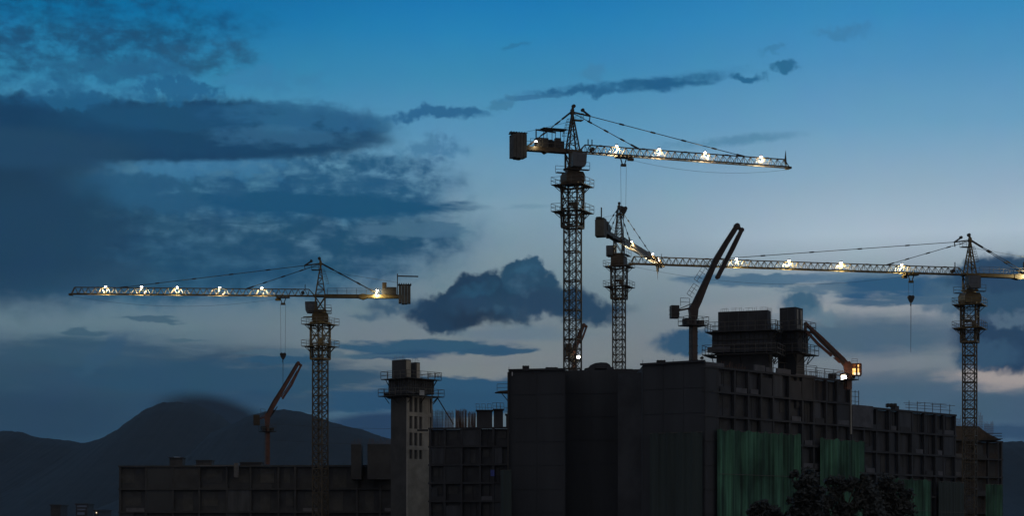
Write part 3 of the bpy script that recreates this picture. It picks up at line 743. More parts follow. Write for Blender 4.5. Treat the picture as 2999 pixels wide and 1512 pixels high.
for a in (2666, 2690, 2712, 2735, 2758, 2785): mb.bar((t_of(a), .2, zB), (t_of(a), .2, zB + 1.4), .07)
mb.build('guardrail', M_RAIL, th5)
mb = MB(FT)
for z in (.3, .95, 1.6): mb.bar((tw - .1, -.1, 19.2 + z), (tw + 1.8, -.1, 19.2 + z), .06)
mb.bar((tw + 1.8, -.1, 19.0), (tw + 1.8, -.1, 21), .08); mb.bar((tw + .9, -.1, 19.0), (tw + .9, -.1, 21), .06)
mb.build('guardrail', M_RAIL, th5)
# far end block behind the right crane
th6 = thing('unfinished_building', (pt(2860, 325)[0], 325, 0), 'brownish block end with rebar behind the right crane mast', 'building', 'unfinished concrete buildings')
pa, pb = pt(2790, 322), pt(2936, 330)
z6 = zat(1290, 326)
facade(th6, pa, pb, 0, z6, 3.1, 3.0, 1.0, .35, 41, M_WOOD)
block(th6, [(pa[0], pa[1] + 1.5), (pb[0], pb[1] + 1.5), (pb[0] - .2, 342), (pa[0], 342)], 0, z6 - .3, M_CONCD, 'core_wall')
mb = MB(); mb.slab([pt(2798, 324), pt(2868, 326), pt(2868, 334), pt(2798, 334)], z6 + .004, zat(1248, 324)); mb.build('brick_infill', M_WOOD, th6)
mb = MB(); mb.prism([(pt(2868, 326)[0] + .01, z6 + .004), (pt(2868, 326)[0] + .01, zat(1252, 326)), (pt(2895, 326)[0], zat(1272, 326)), (pt(2932, 326)[0], zat(1289, 326)), (pt(2932, 326)[0], z6 + .004)], 326, 334); mb.build('brick_infill', M_WOOD, th6)
mb = MB()
for y, a, b in ((1271, 2880, 2932), (1279, 2890, 2932), (1287, 2895, 2934)): mb.bar((pt(a, 326)[0], 325.5, zat(y, 326)), (pt(b, 326)[0], 325.5, zat(y, 326)), .13)
mb.build('scaffold_ledger', M_DARKST, th6)
rr = random.Random(5); mb = MB()
for (a, b, y0, y1) in ((2800, 2816, 1245, 1222), (2818, 2860, 1250, 1236), (2866, 2880, 1252, 1212), (2882, 2912, 1270, 1238)):
    for i in range(int((b - a) / 2.2)):
        X = pt(a + i * 2.2, 328)[0]; mb.bar((X, 328, zat(y0 + 6, 328)), (X, 328, zat(y1 + rr.uniform(-6, 8), 328)), .035)
    for k in range(5):
        y = y0 + (y1 - y0) * k / 5; mb.bar((pt(a, 328)[0], 328, zat(y, 328)), (pt(b, 328)[0], 328, zat(y, 328)), .03)
tag(mb.build('starter_bars', M_REBAR), 'thin grid of starter bars rising behind the right crane mast', 'rebar', 'far right starter bars', 'stuff')

# ------------------------------------------------------------------ the two big cores on the block
def big_core(label, xl, xc, xr_, yt, D, psd, tiers):
    c = pt(xc, D); ps_ = math.radians(psd); T = TR((c[0], c[1], 0)) @ RZ(ps_)
    th = thing('lift_core', (c[0], c[1], zA), label, 'lift core', 'big dark lift cores on the roof')
    return th, T
def extent(T, D, xl, xr_, c, psd):
    """lengths of the left (y) and right (x) faces that reach photograph columns xl and xr"""
    a = math.radians(psd); kx = (xr_ - CX) / F; kl = (xl - CX) / F
    wr_ = (kx * c[1] - c[0]) / (math.cos(a) - kx * math.sin(a))
    wl_ = (c[0] - kl * c[1]) / (math.sin(a) + kl * math.cos(a))
    return wl_, wr_
for (lab, lower, mid_, upper, psd, D) in (
    ('wide dark concrete core with mesh on top, left of the pair on the big roof', (2098, 2252, 2262, 1092), (2087, 2245, 2264, 1022), (2097, 2232, 2254, 908, 962), 70, 246),
    ('narrow taller core on the right of the pair, with a pale panel on its top', (2278, 2332, 2356, 1104), (2274, 2332, 2358, 1018), (2283, 2326, 2347, 899, 956), 58, 250)):
    xl, xc, xr_, yb = lower
    c = pt(xc, D); th = thing('lift_core', (c[0], c[1], 18), lab, 'lift core', 'big dark lift cores on the roof')
    T = TR((c[0], c[1], 0)) @ RZ(math.radians(psd))
    wl_, wr_ = extent(T, D, xl, xr_, c, psd)
    zz = lambda y: zat(y, D)
    mb = MB(T); mb.span(0, wr_, 0, wl_, 18, zz(1032)); mb.build('wall', M_CONCD, th)
    mb = MB(T); mb.span(.1, wr_ - .1, -.05, -.004, 18.2, zz(1036)); mb.build('pale_side', M_CONC, th)
    xl2, xc2, xr2, _ = mid_
    wl2, wr2 = wl_ + .5, wr_ + .45
    mb = MB(T); mb.span(-.3, wr2, -.35, wl2, zz(1030), zz(964)); mb.build('formwork', M_FORM, th)
    mb = MB(T)
    n = int(wl2 / .6)
    for i in range(n): mb.span(-.38, -.302, i * .6, i * .6 + .1, zz(1028), zz(966))
    for i in range(int(wr2 / .6)): mb.span(i * .6, i * .6 + .1, -.43, -.352, zz(1028), zz(966))
    for y in (1012, 995, 978): mb.span(-.46, -.385, -.3, wl2, zz(y), zz(y) + .14)
    mb.build('formwork_waler', M_DARKST, th)
    bracket_platform(th, T, -.3, wr2, -.35, wl2, zz(1036), 1.05, 1.2)
    bracket_platform(th, T, -.3, wr2, -.35, wl2, zz(968), .75, 1.2)
    xl3, xc3, xr3, yt, yb3 = upper
    ux0 = .12
    wl3, wr3 = wl_ - .2, wr_ - .15
    mb = MB(T); mb.span(ux0, wr3, .15, wl3, zz(966), zz(yt)); mb.build('upper_wall', M_CONCD, th)
    mb = MB(T)
    n = int(wl3 / 1.2)
    for i in range(n + 1): mb.span(ux0 - .06, ux0 - .003, .15 + i * (wl3 - .4) / max(1, n), .3 + i * (wl3 - .4) / max(1, n), zz(964), zz(yt + 3))
    mb.build('panel_joints', M_FORM, th)
    mb = MB(T)
    if psd == 58:
        mb.span(ux0 + .4, ux0 + .75, .08, .147, zz(958), zz(yt + 6)); mb.span(wr3 - .9, wr3 - .4, .08, .147, zz(958), zz(yt + 6)); mb.build('pale_panel', M_CONCL, th)
        mb = MB(T); mb.span(ux0 + .4, wr3 - .3, .10, .146, zz(962), zz(950)); mb.build('pale_panel', M_CONCL, th)
    else:
        mb.span(-1.2, -1.14, wl2 - 2.6, wl2 + .4, zz(1030), zz(1014)); mb.build('white_sheet', M_PARA, th)
        rr = random.Random(3); mb = MB(T)
        for i in range(26):
            y = .2 + i * (wl3 - .3) / 26
            if rr.random() < .75: mb.bar((.2, y, zz(yt)), (.2, y, zz(yt) + rr.uniform(.2, .55)), .03)
        for y0 in (.3, 2.2, 3.6, wl3 - 1.4): mb.bar((.2, y0, zz(yt) + .38), (.2, y0 + 1, zz(yt) + .38), .025)
        for i in range(5): mb.bar((wr3 + .2, .1 + i * .15, zz(yt + 60)), (wr3 + .2, .1 + i * .15, zz(yt) + .5), .03)
        mb.build('starter_bars', M_REBAR, th)

# roof canopy between the two cranes, poles, small roof things
cn = thing('roof_canopy', (pt(1750, 256)[0], 256, zm), 'low domed tarpaulin canopy on the roof between the two lattice masts', 'canopy')
mb = MB()
pts_ = [(1722, 1080), (1728, 1073), (1742, 1067), (1758, 1065), (1775, 1066), (1784, 1071), (1788, 1079)]
P2 = [(pt(x, 256)[0], zat(y, 256)) for x, y in pts_]
mb.prism([(P2[0][0] - .5, zat(1083, 256))] + P2 + [(P2[-1][0] + .4, zat(1083, 256))], 254.5, 257.5); mb.build('tarpaulin', M_DARKN, cn)
mb = MB(); mb.prism([(pt(1712, 256)[0], zat(1083, 256)), (pt(1740, 256)[0], zat(1076, 256)), (pt(1740, 256)[0], zm), (pt(1720, 256)[0], zm)], 254.2, 256); mb.prism([(pt(1775, 256)[0], zat(1077, 256)), (pt(1795, 256)[0], zat(1080, 256)), (pt(1792, 256)[0], zm), (pt(1775, 256)[0], zm)], 254.3, 256); mb.build('side_sheet', M_DARKN, cn)
for px, y0, y1, D_, lb in ((1490.5, 1088, 1075, 250, 'thin pole at the left corner of the netted block'), (1883, 1066, 1054, 241, 'thin pole at the step in the block roof'), (2056, 1064, 1050, 237, 'thin pole near the block corner'), (1972, 1064, 1052, 239, 'thin pole beside the big boom column')):
    mb = MB(); X = pt(px, D_)[0]; mb.bar((X, D_ + .3, zat(y0 + 3, D_)), (X, D_ + .3, zat(y1, D_)), .05); mb.box((X, D_ + .3, zat(y0 + 2, D_)), (.16, .16, .1))
    tag(mb.build('pole', M_RAIL), lb, 'pole', 'thin roof poles')
mb = MB(); Bx = pt(2057, 238)
mb.bar((Bx[0], 238.5, zr), (Bx[0], 238.5, zat(1047, 238)), .06); mb.prism([(Bx[0] - .25, zat(1047, 238)), (Bx[0] + .05, zat(1043, 238)), (Bx[0] + .25, zat(1048, 238)), (Bx[0] + .15, zat(1052, 238)), (Bx[0] - .2, zat(1051, 238))], 238.4, 238.6)
tag(mb.build('warning_flag', M_DARKST), 'small dark flag on a pole beside the wide core platform', 'flag')
for (a, b, yt, D_, lb) in ((1800, 1862, 1074, 256, 'long low pallet stack right of the canopy'), (2000, 2050, 1060, 240, 'low stack around the foot of the big boom'), (2068, 2096, 1066, 242, 'pale low stack at the roof corner below the wide core')):
    mb = MB(); zb = {1800: zm, 2000: zr, 2068: zr}[a]
    for k in range(4): mb.span(pt(a + k * 2, D_)[0], pt(b - k * 3, D_)[0], D_, D_ + 1.4, zb + .003 + k * .12, zb + .1 + k * .12)
    tag(mb.build('timber_stack', M_CONC if a == 2068 else M_WOOD), lb, 'timber stack', 'stacks on the block roof')

# ------------------------------------------------------------------ green safety nets
def net(label, pxa, pxb, ytop, ybot, m, seed, off=-.45, dark=()):
    rr = random.Random(seed)
    ta, tb = t_of(pxa), t_of(pxb)
    z1 = zat(ytop, D_at(pxa)); z0 = zat(ybot, D_at(pxa)) if ybot < 1512 else .3
    n = int((tb - ta) / .12); v = []; rows = 14
    ph = [rr.uniform(0, 6.28) for _ in range(8)]
    for j in range(rows + 1):
        for i in range(n + 1):
            t = ta + (tb - ta) * i / n
            w = sum(math.sin(t * f + p) * a for f, p, a in ((2.1, ph[0], .10), (4.7, ph[1], .07), (9.3, ph[2], .05), (16, ph[3], .03)))
            y = off + w * (.35 + .65 * abs(math.sin(j / rows * math.pi * 1.4 + .4))) 
            z = z1 + (z0 - z1) * j / rows
            if j == 0: z += .10 * math.sin(t * 3.3 + ph[4]) - .18 * abs(math.sin(t * .9 + ph[5])) + rr.uniform(-.04, .04)
            v.append(FT @ Vector((t, y, z)))
    f = [(j * (n + 1) + i, j * (n + 1) + i + 1, (j + 1) * (n + 1) + i + 1, (j + 1) * (n + 1) + i) for j in range(rows) for i in range(n)]
    mb = MB(); k = len(v)
    back = [p + (FT.to_3x3() @ Vector((0, .02, 0))) for p in v]
    mb.v = v + back
    mb.f = f + [tuple(reversed([q + k for q in g])) for g in f]
    th = thing('safety_net', tuple(FT @ Vector(((ta + tb) / 2, off, z0))), label, 'safety net', 'green safety nets on the scaffold')
    mb.build('mesh_sheet', m, th, smooth=True)
    for z in ([z1 - 5.6, z1 - 11] if z1 > 12 else [z1 - 4.5]):
        if z > z0 + .5: mb = MB(FT); mb.bar((ta, off - .22, z), (tb, off - .22, z), .05); mb.build('lacing_rope', M_RAIL, th)
    mb = MB(FT); mb.bar((ta, off + .1, z1 - .1), (tb, off + .1, z1 - .1), .06); mb.build('lacing_rope', M_RAIL, th)
net('widest green safety net, at the corner of the block, hanging to the bottom edge', 2091, 2336, 1257, 1600, M_GREEN, 2)
net('square green safety net right of the widest one, its foot behind trees', 2394, 2526, 1284, 1600, M_GREEN, 4)
net('lower green safety net behind the tree crown, third from the left', 2606, 2718, 1402, 1600, M_GREEN, 6)
net('dim green safety net left of the right crane mast', 2740, 2818, 1410, 1600, M_DGREEN, 8)
def flatnet(label, a, b, y, m):
    T, L = edge_frame(a, b); D_ = (a[1] + b[1]) / 2
    th = thing('safety_net', tuple((T @ Vector((L / 2, -.3, 0)))), label, 'safety net', 'green safety nets on the scaffold')
    mb = MB(T); n = int(L / .25); zt_ = zat(y, D_); rr = random.Random(int(y + a[0]))
    ph = rr.uniform(0, 6)
    pr = [(L * i / n, -.3 + .09 * math.sin(i * .9 + ph) + .06 * math.sin(i * 2.3)) for i in range(n + 1)]
    poly = pr + [(x, yy + .02) for x, yy in reversed(pr)]
    mb.slab(poly, .2, zt_); mb.build('mesh_sheet', m, th)
    mb = MB(T); mb.bar((0, -.3, zt_ - .05), (L, -.3, zt_ - .05), .06); mb.build('lacing_rope', M_RAIL, th)
flatnet('bright narrow green safety net at the far right end of the site', pt(2884, 318), pt(2934, 322), 1420, M_GREEN)
flatnet('dark teal net on the front of the block left of the widest green net', pt(1905, 239), pt(2060, 235), 1268, M_DGREEN)
flatnet('dark teal net at the lower left corner of the largest block', pt(1470, 248), pt(1500, 247), 1378, M_DGREEN)
mb = MB(); mb.span(*[pt(v, 284)[0] for v in (1437, 1448)], 283.6, 283.9, zat(1396, 284), zat(1378, 284)); tag(mb.build('tarpaulin', mat('blue_tarpaulin', (.06, .09, .35), .7)), 'small blue tarpaulin hanging in a bay of the mid frame building', 'tarpaulin')

# ------------------------------------------------------------------ foreground trees
def tree(label, px, D, blobs, seed, cards=900):
    rr = random.Random(seed); X = pt(px, D)[0]
    th = thing('tree', (X, D, 0), label, 'tree', 'dark trees in front of the green nets')
    cs = [(pt(x, D)[0], zat(y, D), r * D / F) for x, y, r in blobs]
    mb = MB(); top = max(c[1] for c in cs)
    prev = Vector((X, D, 0)); n = 6
    for i in range(1, n + 1):
        q = Vector((X + math.sin(i * 1.3 + seed) * .15, D + math.cos(i + seed) * .12, top * .8 * i / n)); mb.tube(prev, q, .17 * (1 - (i - 1) / n * .7), .17 * (1 - i / n * .7), 7); prev = q
    mb.build('trunk', M_BARK, th)
    for c in cs:
        mb = MB(); s_ = Vector((X, D, max(.8, min(c[1] - .6, top * .55)))); e = Vector((c[0], D + rr.uniform(-.6, .6), c[1]))
        md = s_.lerp(e, .5) + Vector((0, 0, -.1)); mb.tube(s_, md, .06, .04, 5); mb.tube(md, e, .04, .015, 5); mb.build('limb', M_BARK, th)
    mb = MB()
    tot = sum(c[2] ** 2 for c in cs)
    for c in cs:
        k = int(cards * c[2] ** 2 / tot); cl = [(Vector((rr.gauss(0, 1), rr.gauss(0, 1), rr.gauss(0, 1))).normalized() * rr.uniform(.2, 1.0)) for _ in range(max(4, k // 22))]
        for _ in range(k):
            o_ = rr.choice(cl); p = Vector((c[0], D, c[1])) + Vector((o_.x * c[2], o_.y * c[2] * .9, o_.z * c[2] * .85)) + Vector((rr.gauss(0, .1), rr.gauss(0, .1), rr.gauss(0, .09)))
            u = Vector((rr.gauss(0, 1), rr.gauss(0, 1), rr.gauss(0, 1))).normalized(); w = u.orthogonal().normalized(); sz = rr.uniform(.09, .2)
            a, b = u * sz, w * sz * .55
            mb.pts([p - a, p - b, p + a, p + b], [(0, 1, 2, 3)])
    mb.build('crown', M_LEAF, th)
tree('dark upright tree rising highest between the two green nets', 2366, 115, [(2368, 1400, 30), (2372, 1440, 42), (2350, 1470, 40), (2390, 1480, 44), (2375, 1520, 60), (2335, 1510, 30), (2330, 1390, 14), (2345, 1420, 24)], 1, 5200)
tree('broad dark tree with gaps in front of the square green net', 2470, 112, [(2445, 1405, 22), (2470, 1420, 28), (2500, 1420, 26), (2530, 1432, 26), (2550, 1450, 28), (2440, 1450, 26), (2425, 1480, 26), (2520, 1470, 32), (2480, 1500, 40), (2560, 1500, 40), (2420, 1530, 40), (2530, 1400, 14)], 2, 5600)
tree('ragged tree crown in front of the third green net', 2620, 114, [(2595, 1410, 26), (2625, 1430, 24), (2650, 1455, 22), (2600, 1460, 32), (2625, 1490, 26), (2655, 1498, 24), (2585, 1510, 40), (2570, 1440, 26)], 3, 3800)
tree('small bush like tree top at the bottom edge before the widest net', 2240, 118, [(2215, 1492, 16), (2240, 1482, 18), (2262, 1494, 18), (2200, 1505, 18), (2240, 1515, 34), (2275, 1510, 18)], 4, 1900)
tree('lowest tree top right of the bush, at the bottom edge', 2320, 118, [(2322, 1500, 16), (2335, 1510, 26), (2310, 1518, 20)], 5, 900)

# overhead cables far left to the tower crane
for y, lb in ((1243, 'upper thin cable sagging across the second hill'), (1290, 'lower thin cable sagging across the second hill')):
    mb = MB(); pr = None
    for i in range(21):
        f = i / 20; q = P(800 + 360 * f, y + 14 * f + 10 * 4 * f * (1 - f) * .3, 600)
        if pr is not None: mb.bar(pr, q, .07)
        pr = q
    tag(mb.build('overhead_cable', M_ROPE), lb, 'cable', 'overhead cables before the hills')

# ------------------------------------------------------------------ evening haze over the site and hills
HAZE = 1
if HAZE:
    mb = MB(); mb.span(-9000, 9000, -700, 9200, -1.5, 900)
    hm = bpy.data.materials.new('evening_haze'); hm.use_nodes = True
    t = hm.node_tree; t.nodes.clear()
    o_ = t.nodes.new('ShaderNodeOutputMaterial'); pv = t.nodes.new('ShaderNodeVolumePrincipled')
    pv.inputs['Density'].default_value = 0.00002
    pv.inputs['Color'].default_value = (.6, .8, 1, 1)
    t.links.new(pv.outputs[0], o_.inputs['Volume'])
    tag(mb.build('haze', hm), 'thin bluish evening air over the site and the hills', 'haze', kind='stuff')

# ------------------------------------------------------------------ tower cranes
def crane(label, root, tip, zj, head, lights, pend, trolley, hook, cj=15.0, steel=M_YEL, cyaw=-25, mode='A', lampE=E_LAMP, z0=0.0, cab=None, cj_lights=()):
    px, D = root
    x0 = (px - CX) / F * D; base = Vector((x0, D, z0))
    tx = (tip[0] - CX) / F * tip[1]
    az = math.atan2(tip[1] - D, tx - x0); L = math.hypot(tip[1] - D, tx - x0)
    th = thing('tower_crane', base, label, 'crane', 'tower cranes over the building site')
    def tof(p):     # distance out along the jib that is seen at photograph column p
        k = (p - CX) / F
        return (k * D - x0) / (math.cos(az) - k * math.sin(az))
    SL = TR((x0, D, zj)) @ RZ(az)                      # slewing frame, x along the jib, z=0 at the jib's lower chords
    MS = TR((x0, D, 0)) @ RZ(math.radians(cyaw))       # mast frame
    # --- mast
    a = .95
    m = MB(MS)
    zt = zj - 10.2
    cs = [(a, a), (-a, a), (-a, -a), (a, -a)]
    for cx, cy in cs: m.bar((cx, cy, z0), (cx, cy, zt + 2), .19)
    n = int((zt - z0) / 1.4); h = (zt - z0) / n
    for i in range(n + 1):
        z = z0 + i * h
        for k in range(4):
            p, q = cs[k], cs[(k + 1) % 4]
            m.bar((*p, z), (*q, z), .11 if i % 3 else .16)
            if i < n:
                if k % 2 == 0 or mode == 'A' or i % 2 == 0:
                    m.bar((*p, z), (*q, z + h), .085)
                if k % 2 == 0 or mode == 'A' or i % 2:
                    m.bar((*q, z), (*p, z + h), .085)
    mst = M_MAST if steel is M_YEL else steel
    m.build('mast', mst, th)
    m = MB(MS)
    for s_ in (-.22, .22): m.bar((s_, -.5, z0), (s_, -.5, zj - 3), .05)
    for i in range(int((zj - 3 - z0) / .6)): m.bar((-.22, -.5, z0 + i * .6), (.22, -.5, z0 + i * .6), .035)
    m.build('ladder', M_RAIL, th)
    # --- climbing cage round the mast top
    b = 1.22; zc0, zc1 = zj - 10.9, zj - 4.6
    m = MB(MS)
    cs2 = [(b, b), (-b, b), (-b, -b), (b, -b)]
    for cx, cy in cs2: m.bar((cx, cy, zc0), (cx, cy, zc1), .22)
    lv = [zc0, zc0 + 1.6, zc0 + 2.7, zc0 + 4.1, zc0 + 5.3, zc1]
    for i, z in enumerate(lv):
        for k in range(4):
            p, q = cs2[k], cs2[(k + 1) % 4]
            m.bar((*p, z), (*q, z), .2 if i in (0, 5) else .13, .3 if i in (0, 5) else .13)
            if i < 5:
                z2 = lv[i + 1]
                mid = ((p[0] + q[0]) / 2, (p[1] + q[1]) / 2)
                if i % 2: m.bar((*mid, z), (*p, z2), .1); m.bar((*mid, z), (*q, z2), .1)
                else: m.bar((*p, z), (*mid, z2), .1); m.bar((*q, z), (*mid, z2), .1)
    for k in range(4):      # guide posts between the cage and the mast
        m.bar((cs2[k][0] * .86, cs2[k][1] * .86, zc0 + .4), (cs2[k][0] * .86, cs2[k][1] * .86, zc1), .1)
    m.box((0.9, -1.15, zc0 + 2.9), (.7, .5, .8)); m.box((-.4, 1.1, zc0 + 3.6), (1.1, .5, .5))
    m.build('climbing_cage', steel if mode == 'A' else mst, th)
    for zp, w in ((zj - 4.9, 2.35), (zj - 8.7, 2.35)):
        m = MB(MS)
        for s_ in (-1, 1):
            m.span(-w, w, s_ * w, s_ * (b + .12), zp - .1, zp)
            m.span(s_ * w, s_ * (b + .12), -b - .12, b + .12, zp - .1, zp)
            for t in (-1, 1):
                m.bar((s_ * w * .97, t * b, zp - .12), (s_ * (b + .05), t * b, zp - 1.0), .09)
                m.bar((t * b, s_ * w * .97, zp - .12), (t * b, s_ * (b + .05), zp - 1.0), .09)
        pl = m.build('platform', steel, th)
        m = MB(MS); m.rails([(-w, -w, zp), (w, -w, zp), (w, w, zp), (-w, w, zp)], 1.05, .05, True, 1.2)
        m.build('guardrail', M_RAIL, pl)
    if mode == 'A' or cab == 'right_awning':
        m = MB(MS); m.box((-b - .9, 0, zj - 3.5), (2.0, 1.2, .12)); m.build('canopy', M_DARKST, th)
    # --- slewing ring and turret
    m = MB(SL)
    m.prism([(-1.3, -4.6), (1.3, -4.6), (1.42, -4.2), (1.42, -3.4), (1.15, -2.95), (-1.15, -2.95), (-1.42, -3.4), (-1.42, -4.2)], -1.25, 1.25)
    m.tube((0, 0, -2.95), (0, 0, -2.6), 1.05, 1.05, 16)
    m.build('slewing_ring', steel, th)
    m = MB(SL)
    t = .8
    for cx, cy in ((t, t), (-t, t), (-t, -t), (t, -t)):
        m.bar((cx, cy, -2.7), (cx, cy, 0.1), .24)
    for s_ in (-1, 1):
        m.bar((-t, s_ * t, -2.6), (t, s_ * t, -.2), .13); m.bar((t, s_ * t, -2.6), (-t, s_ * t, -.2), .13)
        m.bar((s_ * t, -t, -2.6), (s_ * t, t, -.2), .13)
    m.box((0, 0, -2.5), (2.1, 2.0, .22)); m.box((0, 0, .02), (2.3, 1.9, .3))
    m.build('turret', steel, th)
    # --- cab
    if cab != 'none':
        sx, sy, zc = {'A': (1.55, -1.0, -1.9), 'B': (.3, -1.45, -1.45), 'C': (.4, 1.7, -1.9), 'D': (0.2, 1.6, -1.4)}[mode]
        m = MB(SL @ TR((sx, sy, zc)))
        m.prism([(-1.05, -.95), (.75, -.95), (1.0, -.5), (1.1, 1.0), (-1.05, 1.05)], -.65, .65)
        c = m.build('cab', M_CABIN, th)
        m = MB(SL @ TR((sx, sy, zc)))
        for s_ in (-1, 1): m.box((.2, s_ * .66, .25), (1.2, .03, .9))
        m.bar((1.0, 0, -.4), (1.09, 0, .9), 1.05, .05)
        m.build('window', M_GLASS, c)
        m = MB(SL)
        wz = -2.75
        m.span(-1.9, 1.9, -1.9, -1.2, wz - .1, wz); m.span(-1.9, 1.9, 1.2, 1.9, wz - .1, wz)
        pl = m.build('platform', M_DARKST, th)
        m = MB(SL); m.rails([(-1.9, -1.9, wz), (1.9, -1.9, wz)], 1.0, .05); m.rails([(-1.9, 1.9, wz), (1.9, 1.9, wz)], 1.0, .05)
        m.build('guardrail', M_RAIL, pl)
    # --- tower head
    H = head
    m = MB(SL)
    for sy in (-1, 1):
        lb = Vector((.82, sy * .75, .15)); rb = Vector((-.82, sy * .75, .15)); ap = Vector((-.05, sy * .18, H - .5))
        m.bar(lb, ap, .17); m.bar(rb, ap, .17)
        for i in range(1, 6):
            f0, f1_ = (i - 1) / 5.4, i / 5.4
            m.bar(lb.lerp(ap, f1_), rb.lerp(ap, f1_), .085)
            m.bar(lb.lerp(ap, f0), rb.lerp(ap, f1_), .075) if i % 2 else m.bar(rb.lerp(ap, f0), lb.lerp(ap, f1_), .075)
            if sy > 0:
                o_ = Vector((0, 2 * .75, 0))
                for e in (lb, rb):
                    e2 = Vector((e.x, -.75, .15)); ap2 = Vector((-.05, -.18, H - .5))
                    m.bar(e.lerp(ap, f1_), e2.lerp(ap2, f1_), .085); m.bar(e.lerp(ap, f0), e2.lerp(ap2, f1_), .07)
    m.box((-.05, 0, H - .35), (.42, .55, .75))
    m.bar((-.1, 0, H - .1), (.15, 0, H + .5), .28, .3)
    m.build('tower_head', steel, th)
    m = MB(SL)
    m.tube((.15, -.2, H + .5), (.15, .2, H + .5), .27, .27, 12)
    m.tube((1.55, -.2, H + .05), (1.55, .2, H + .05), .24, .24, 12)
    m.build('sheave', M_DARKST, th)
    m = MB(SL)
    m.span(-.2, 1.5, -.5, .5, H - 1.55, H - 1.45)
    pl = m.build('platform', M_DARKST, th)
    m = MB(SL); m.rails([(.3, -.5, H - 1.45), (1.5, -.5, H - 1.45), (1.5, .5, H - 1.45), (.3, .5, H - 1.45)], .9, .04); m.build('guardrail', M_RAIL, pl)
    m = MB(SL)
    for i in range(7):
        f = i / 6
        cxx = -.95 + .75 * f; cz = 2.2 + (H - 3.6) * f
        for k in range(4): m.bar((cxx - .1 - .45 * (k in (1, 2)), -.3 + .6 * (k > 1), cz), (cxx - .1 - .45 * ((k + 1) % 4 in (1, 2)), -.3 + .6 * ((k + 1) % 4 > 1), cz), .035)
    m.bar((-1.5, -.3, 2.2), (-.75, -.3, H - 1.4), .035); m.bar((-1.5, .3, 2.2), (-.75, .3, H - 1.4), .035)
    m.build('ladder_cage', M_RAIL, th)
    # --- jib
    hj = 1.15; wj = .55
    x1 = 1.0
    npn = int(round((L - x1) / 1.12)); dp = (L - x1) / npn
    m = MB(SL)
    for sy in (-1, 1): m.bar((x1, sy * wj, 0), (L, sy * wj, 0), .13, .17)
    m.bar((x1 + .9, 0, hj), (L - .5, 0, hj), .15)
    m.bar((x1, wj, .1), (x1 + .9, 0, hj), .1); m.bar((x1, -wj, .1), (x1 + .9, 0, hj), .1)
    for i in range(npn):
        xa = x1 + i * dp
        tn = (xa + dp / 2 if i else xa + .9, 0, hj)
        for sy in (-1, 1):
            m.bar((xa, sy * wj, 0), tn, .065); m.bar((xa + dp, sy * wj, 0), tn, .065)
        m.bar((xa, -wj, 0), (xa, wj, 0), .07)
        m.bar((xa, -wj, 0), (xa + dp, wj, 0), .05)
        if i % 6 == 3: m.box((xa, 0, hj), (.5, .22, .22))
    m.bar((L, -wj, 0), (L - .45, 0, hj), .1); m.bar((L, wj, 0), (L - .45, 0, hj), .1)
    m.box((L + .15, 0, -.1), (.6, 1.1, .3))
    jib = m.build('jib', steel, th)
    m = MB(SL)
    if mode in ('B', 'C'):
        m.prism([(L - .5, .9), (L - .1, .2), (L - .28, 2.5)], -.05, .05)
    for s_ in (2.4, 3.0) if mode == 'B' else (2.6,): m.bar((s_, 0, hj), (s_, 0, hj + .85), .12)
    m.build('stop_post', M_DARKST, th)
    m = MB(SL)
    xr = 3.0; m.tube((xr, -.4, .55), (xr, .4, .55), .3, .3, 12)
    m.build('trolley_winch', M_DARKST, th)
    # --- pendants
    def pendant(p, q, r, lumps, nm='pendant_line'):
        m = MB(SL); p = Vector(p); q = Vector(q)
        m.tube(p, q, r, r, 6)
        d = (q - p).normalized(); Ln = (q - p).length
        for k in range(1, lumps + 1):
            c = p + d * (Ln * k / (lumps + 1)); m.bar(c - d * .35, c + d * .35, .2, .2)
        m.bar(q - d * 1.3, q, .22, .22)
        m.build(nm, M_DARKST, th)
    m = MB(SL)
    ez = H - .75
    m.bar((0, 0, H - .35), (2.7, 0, ez), .2); m.bar((2.7, 0, ez), (1.55, 0, H), .2, .24)
    m.bar((2.7, 0, ez), (2.6, 0, ez - .75), .12)
    m.build('pendant_frame', M_DARKST, th)
    pendant((2.7, 0, ez), (tof(pend[0]), 0, hj), .055, 4)
    pendant((.1, 0, H - .5), (tof(pend[1]), 0, hj), .055, 3)
    cx = -pend[2]
    for sy in (-.12, .12): pendant((-.2, sy, H - .35), (cx, sy * 5, .55), .05, 2)
    m = MB(SL); m.bar((-.2, 0, H - .35), (-.2 + (cx + .2) * .22, 0, H - .35 - (H - .9) * .22), .22, .26); m.build('pendant_frame', M_DARKST, th)
    # --- counter jib
    m = MB(SL)
    for sy in (-.5, .5):
        m.bar((-.9, sy, .0), (-cj, sy, .0), .26, .58)
        m.prism([(-cj * .47, .3), (-cj * .52, .42), (-cj * .56, .3), (-cj * .57, -.3), (-cj * .52, -.55), (-cj * .46, -.3)], sy - .17, sy + .17)
    m.span(-cj, -.9, -.36, .36, .05, .12)
    m.build('counter_jib', steel, th)
    m = MB(SL)
    for sy in (-.95, .95): m.rails([(-1.2, sy, .3), (-cj + 1.2, sy, .3)], 1.0, .045, gap=1.6)
    for i in range(int(cj - 1)): m.bar((-1.2 - i, -1.0, .28), (-1.2 - i, 1.0, .28), .05)
    m.build('guardrail', M_RAIL, th)
    wz = -1.25 if mode != 'B' else -1.55
    m = MB(SL)
    for k in range(4):
        m.box((-cj + .45 - k * .52, 0, (2.0 + wz) / 2 - .03 * (k % 2)), (.48, 1.7, 2.0 - wz - (.25 if k in (0, 3) else 0)))
    m.build('counterweight', M_CONCW, th)
    m = MB(SL)
    zt_ = 2.0
    m.span(-cj - 1.5, -cj + .8, -.8, .8, zt_, zt_ + .1)
    for k in range(6): m.box((-cj + .6 - k * .4, .2, zt_ + .2), (.16, .8, .22))
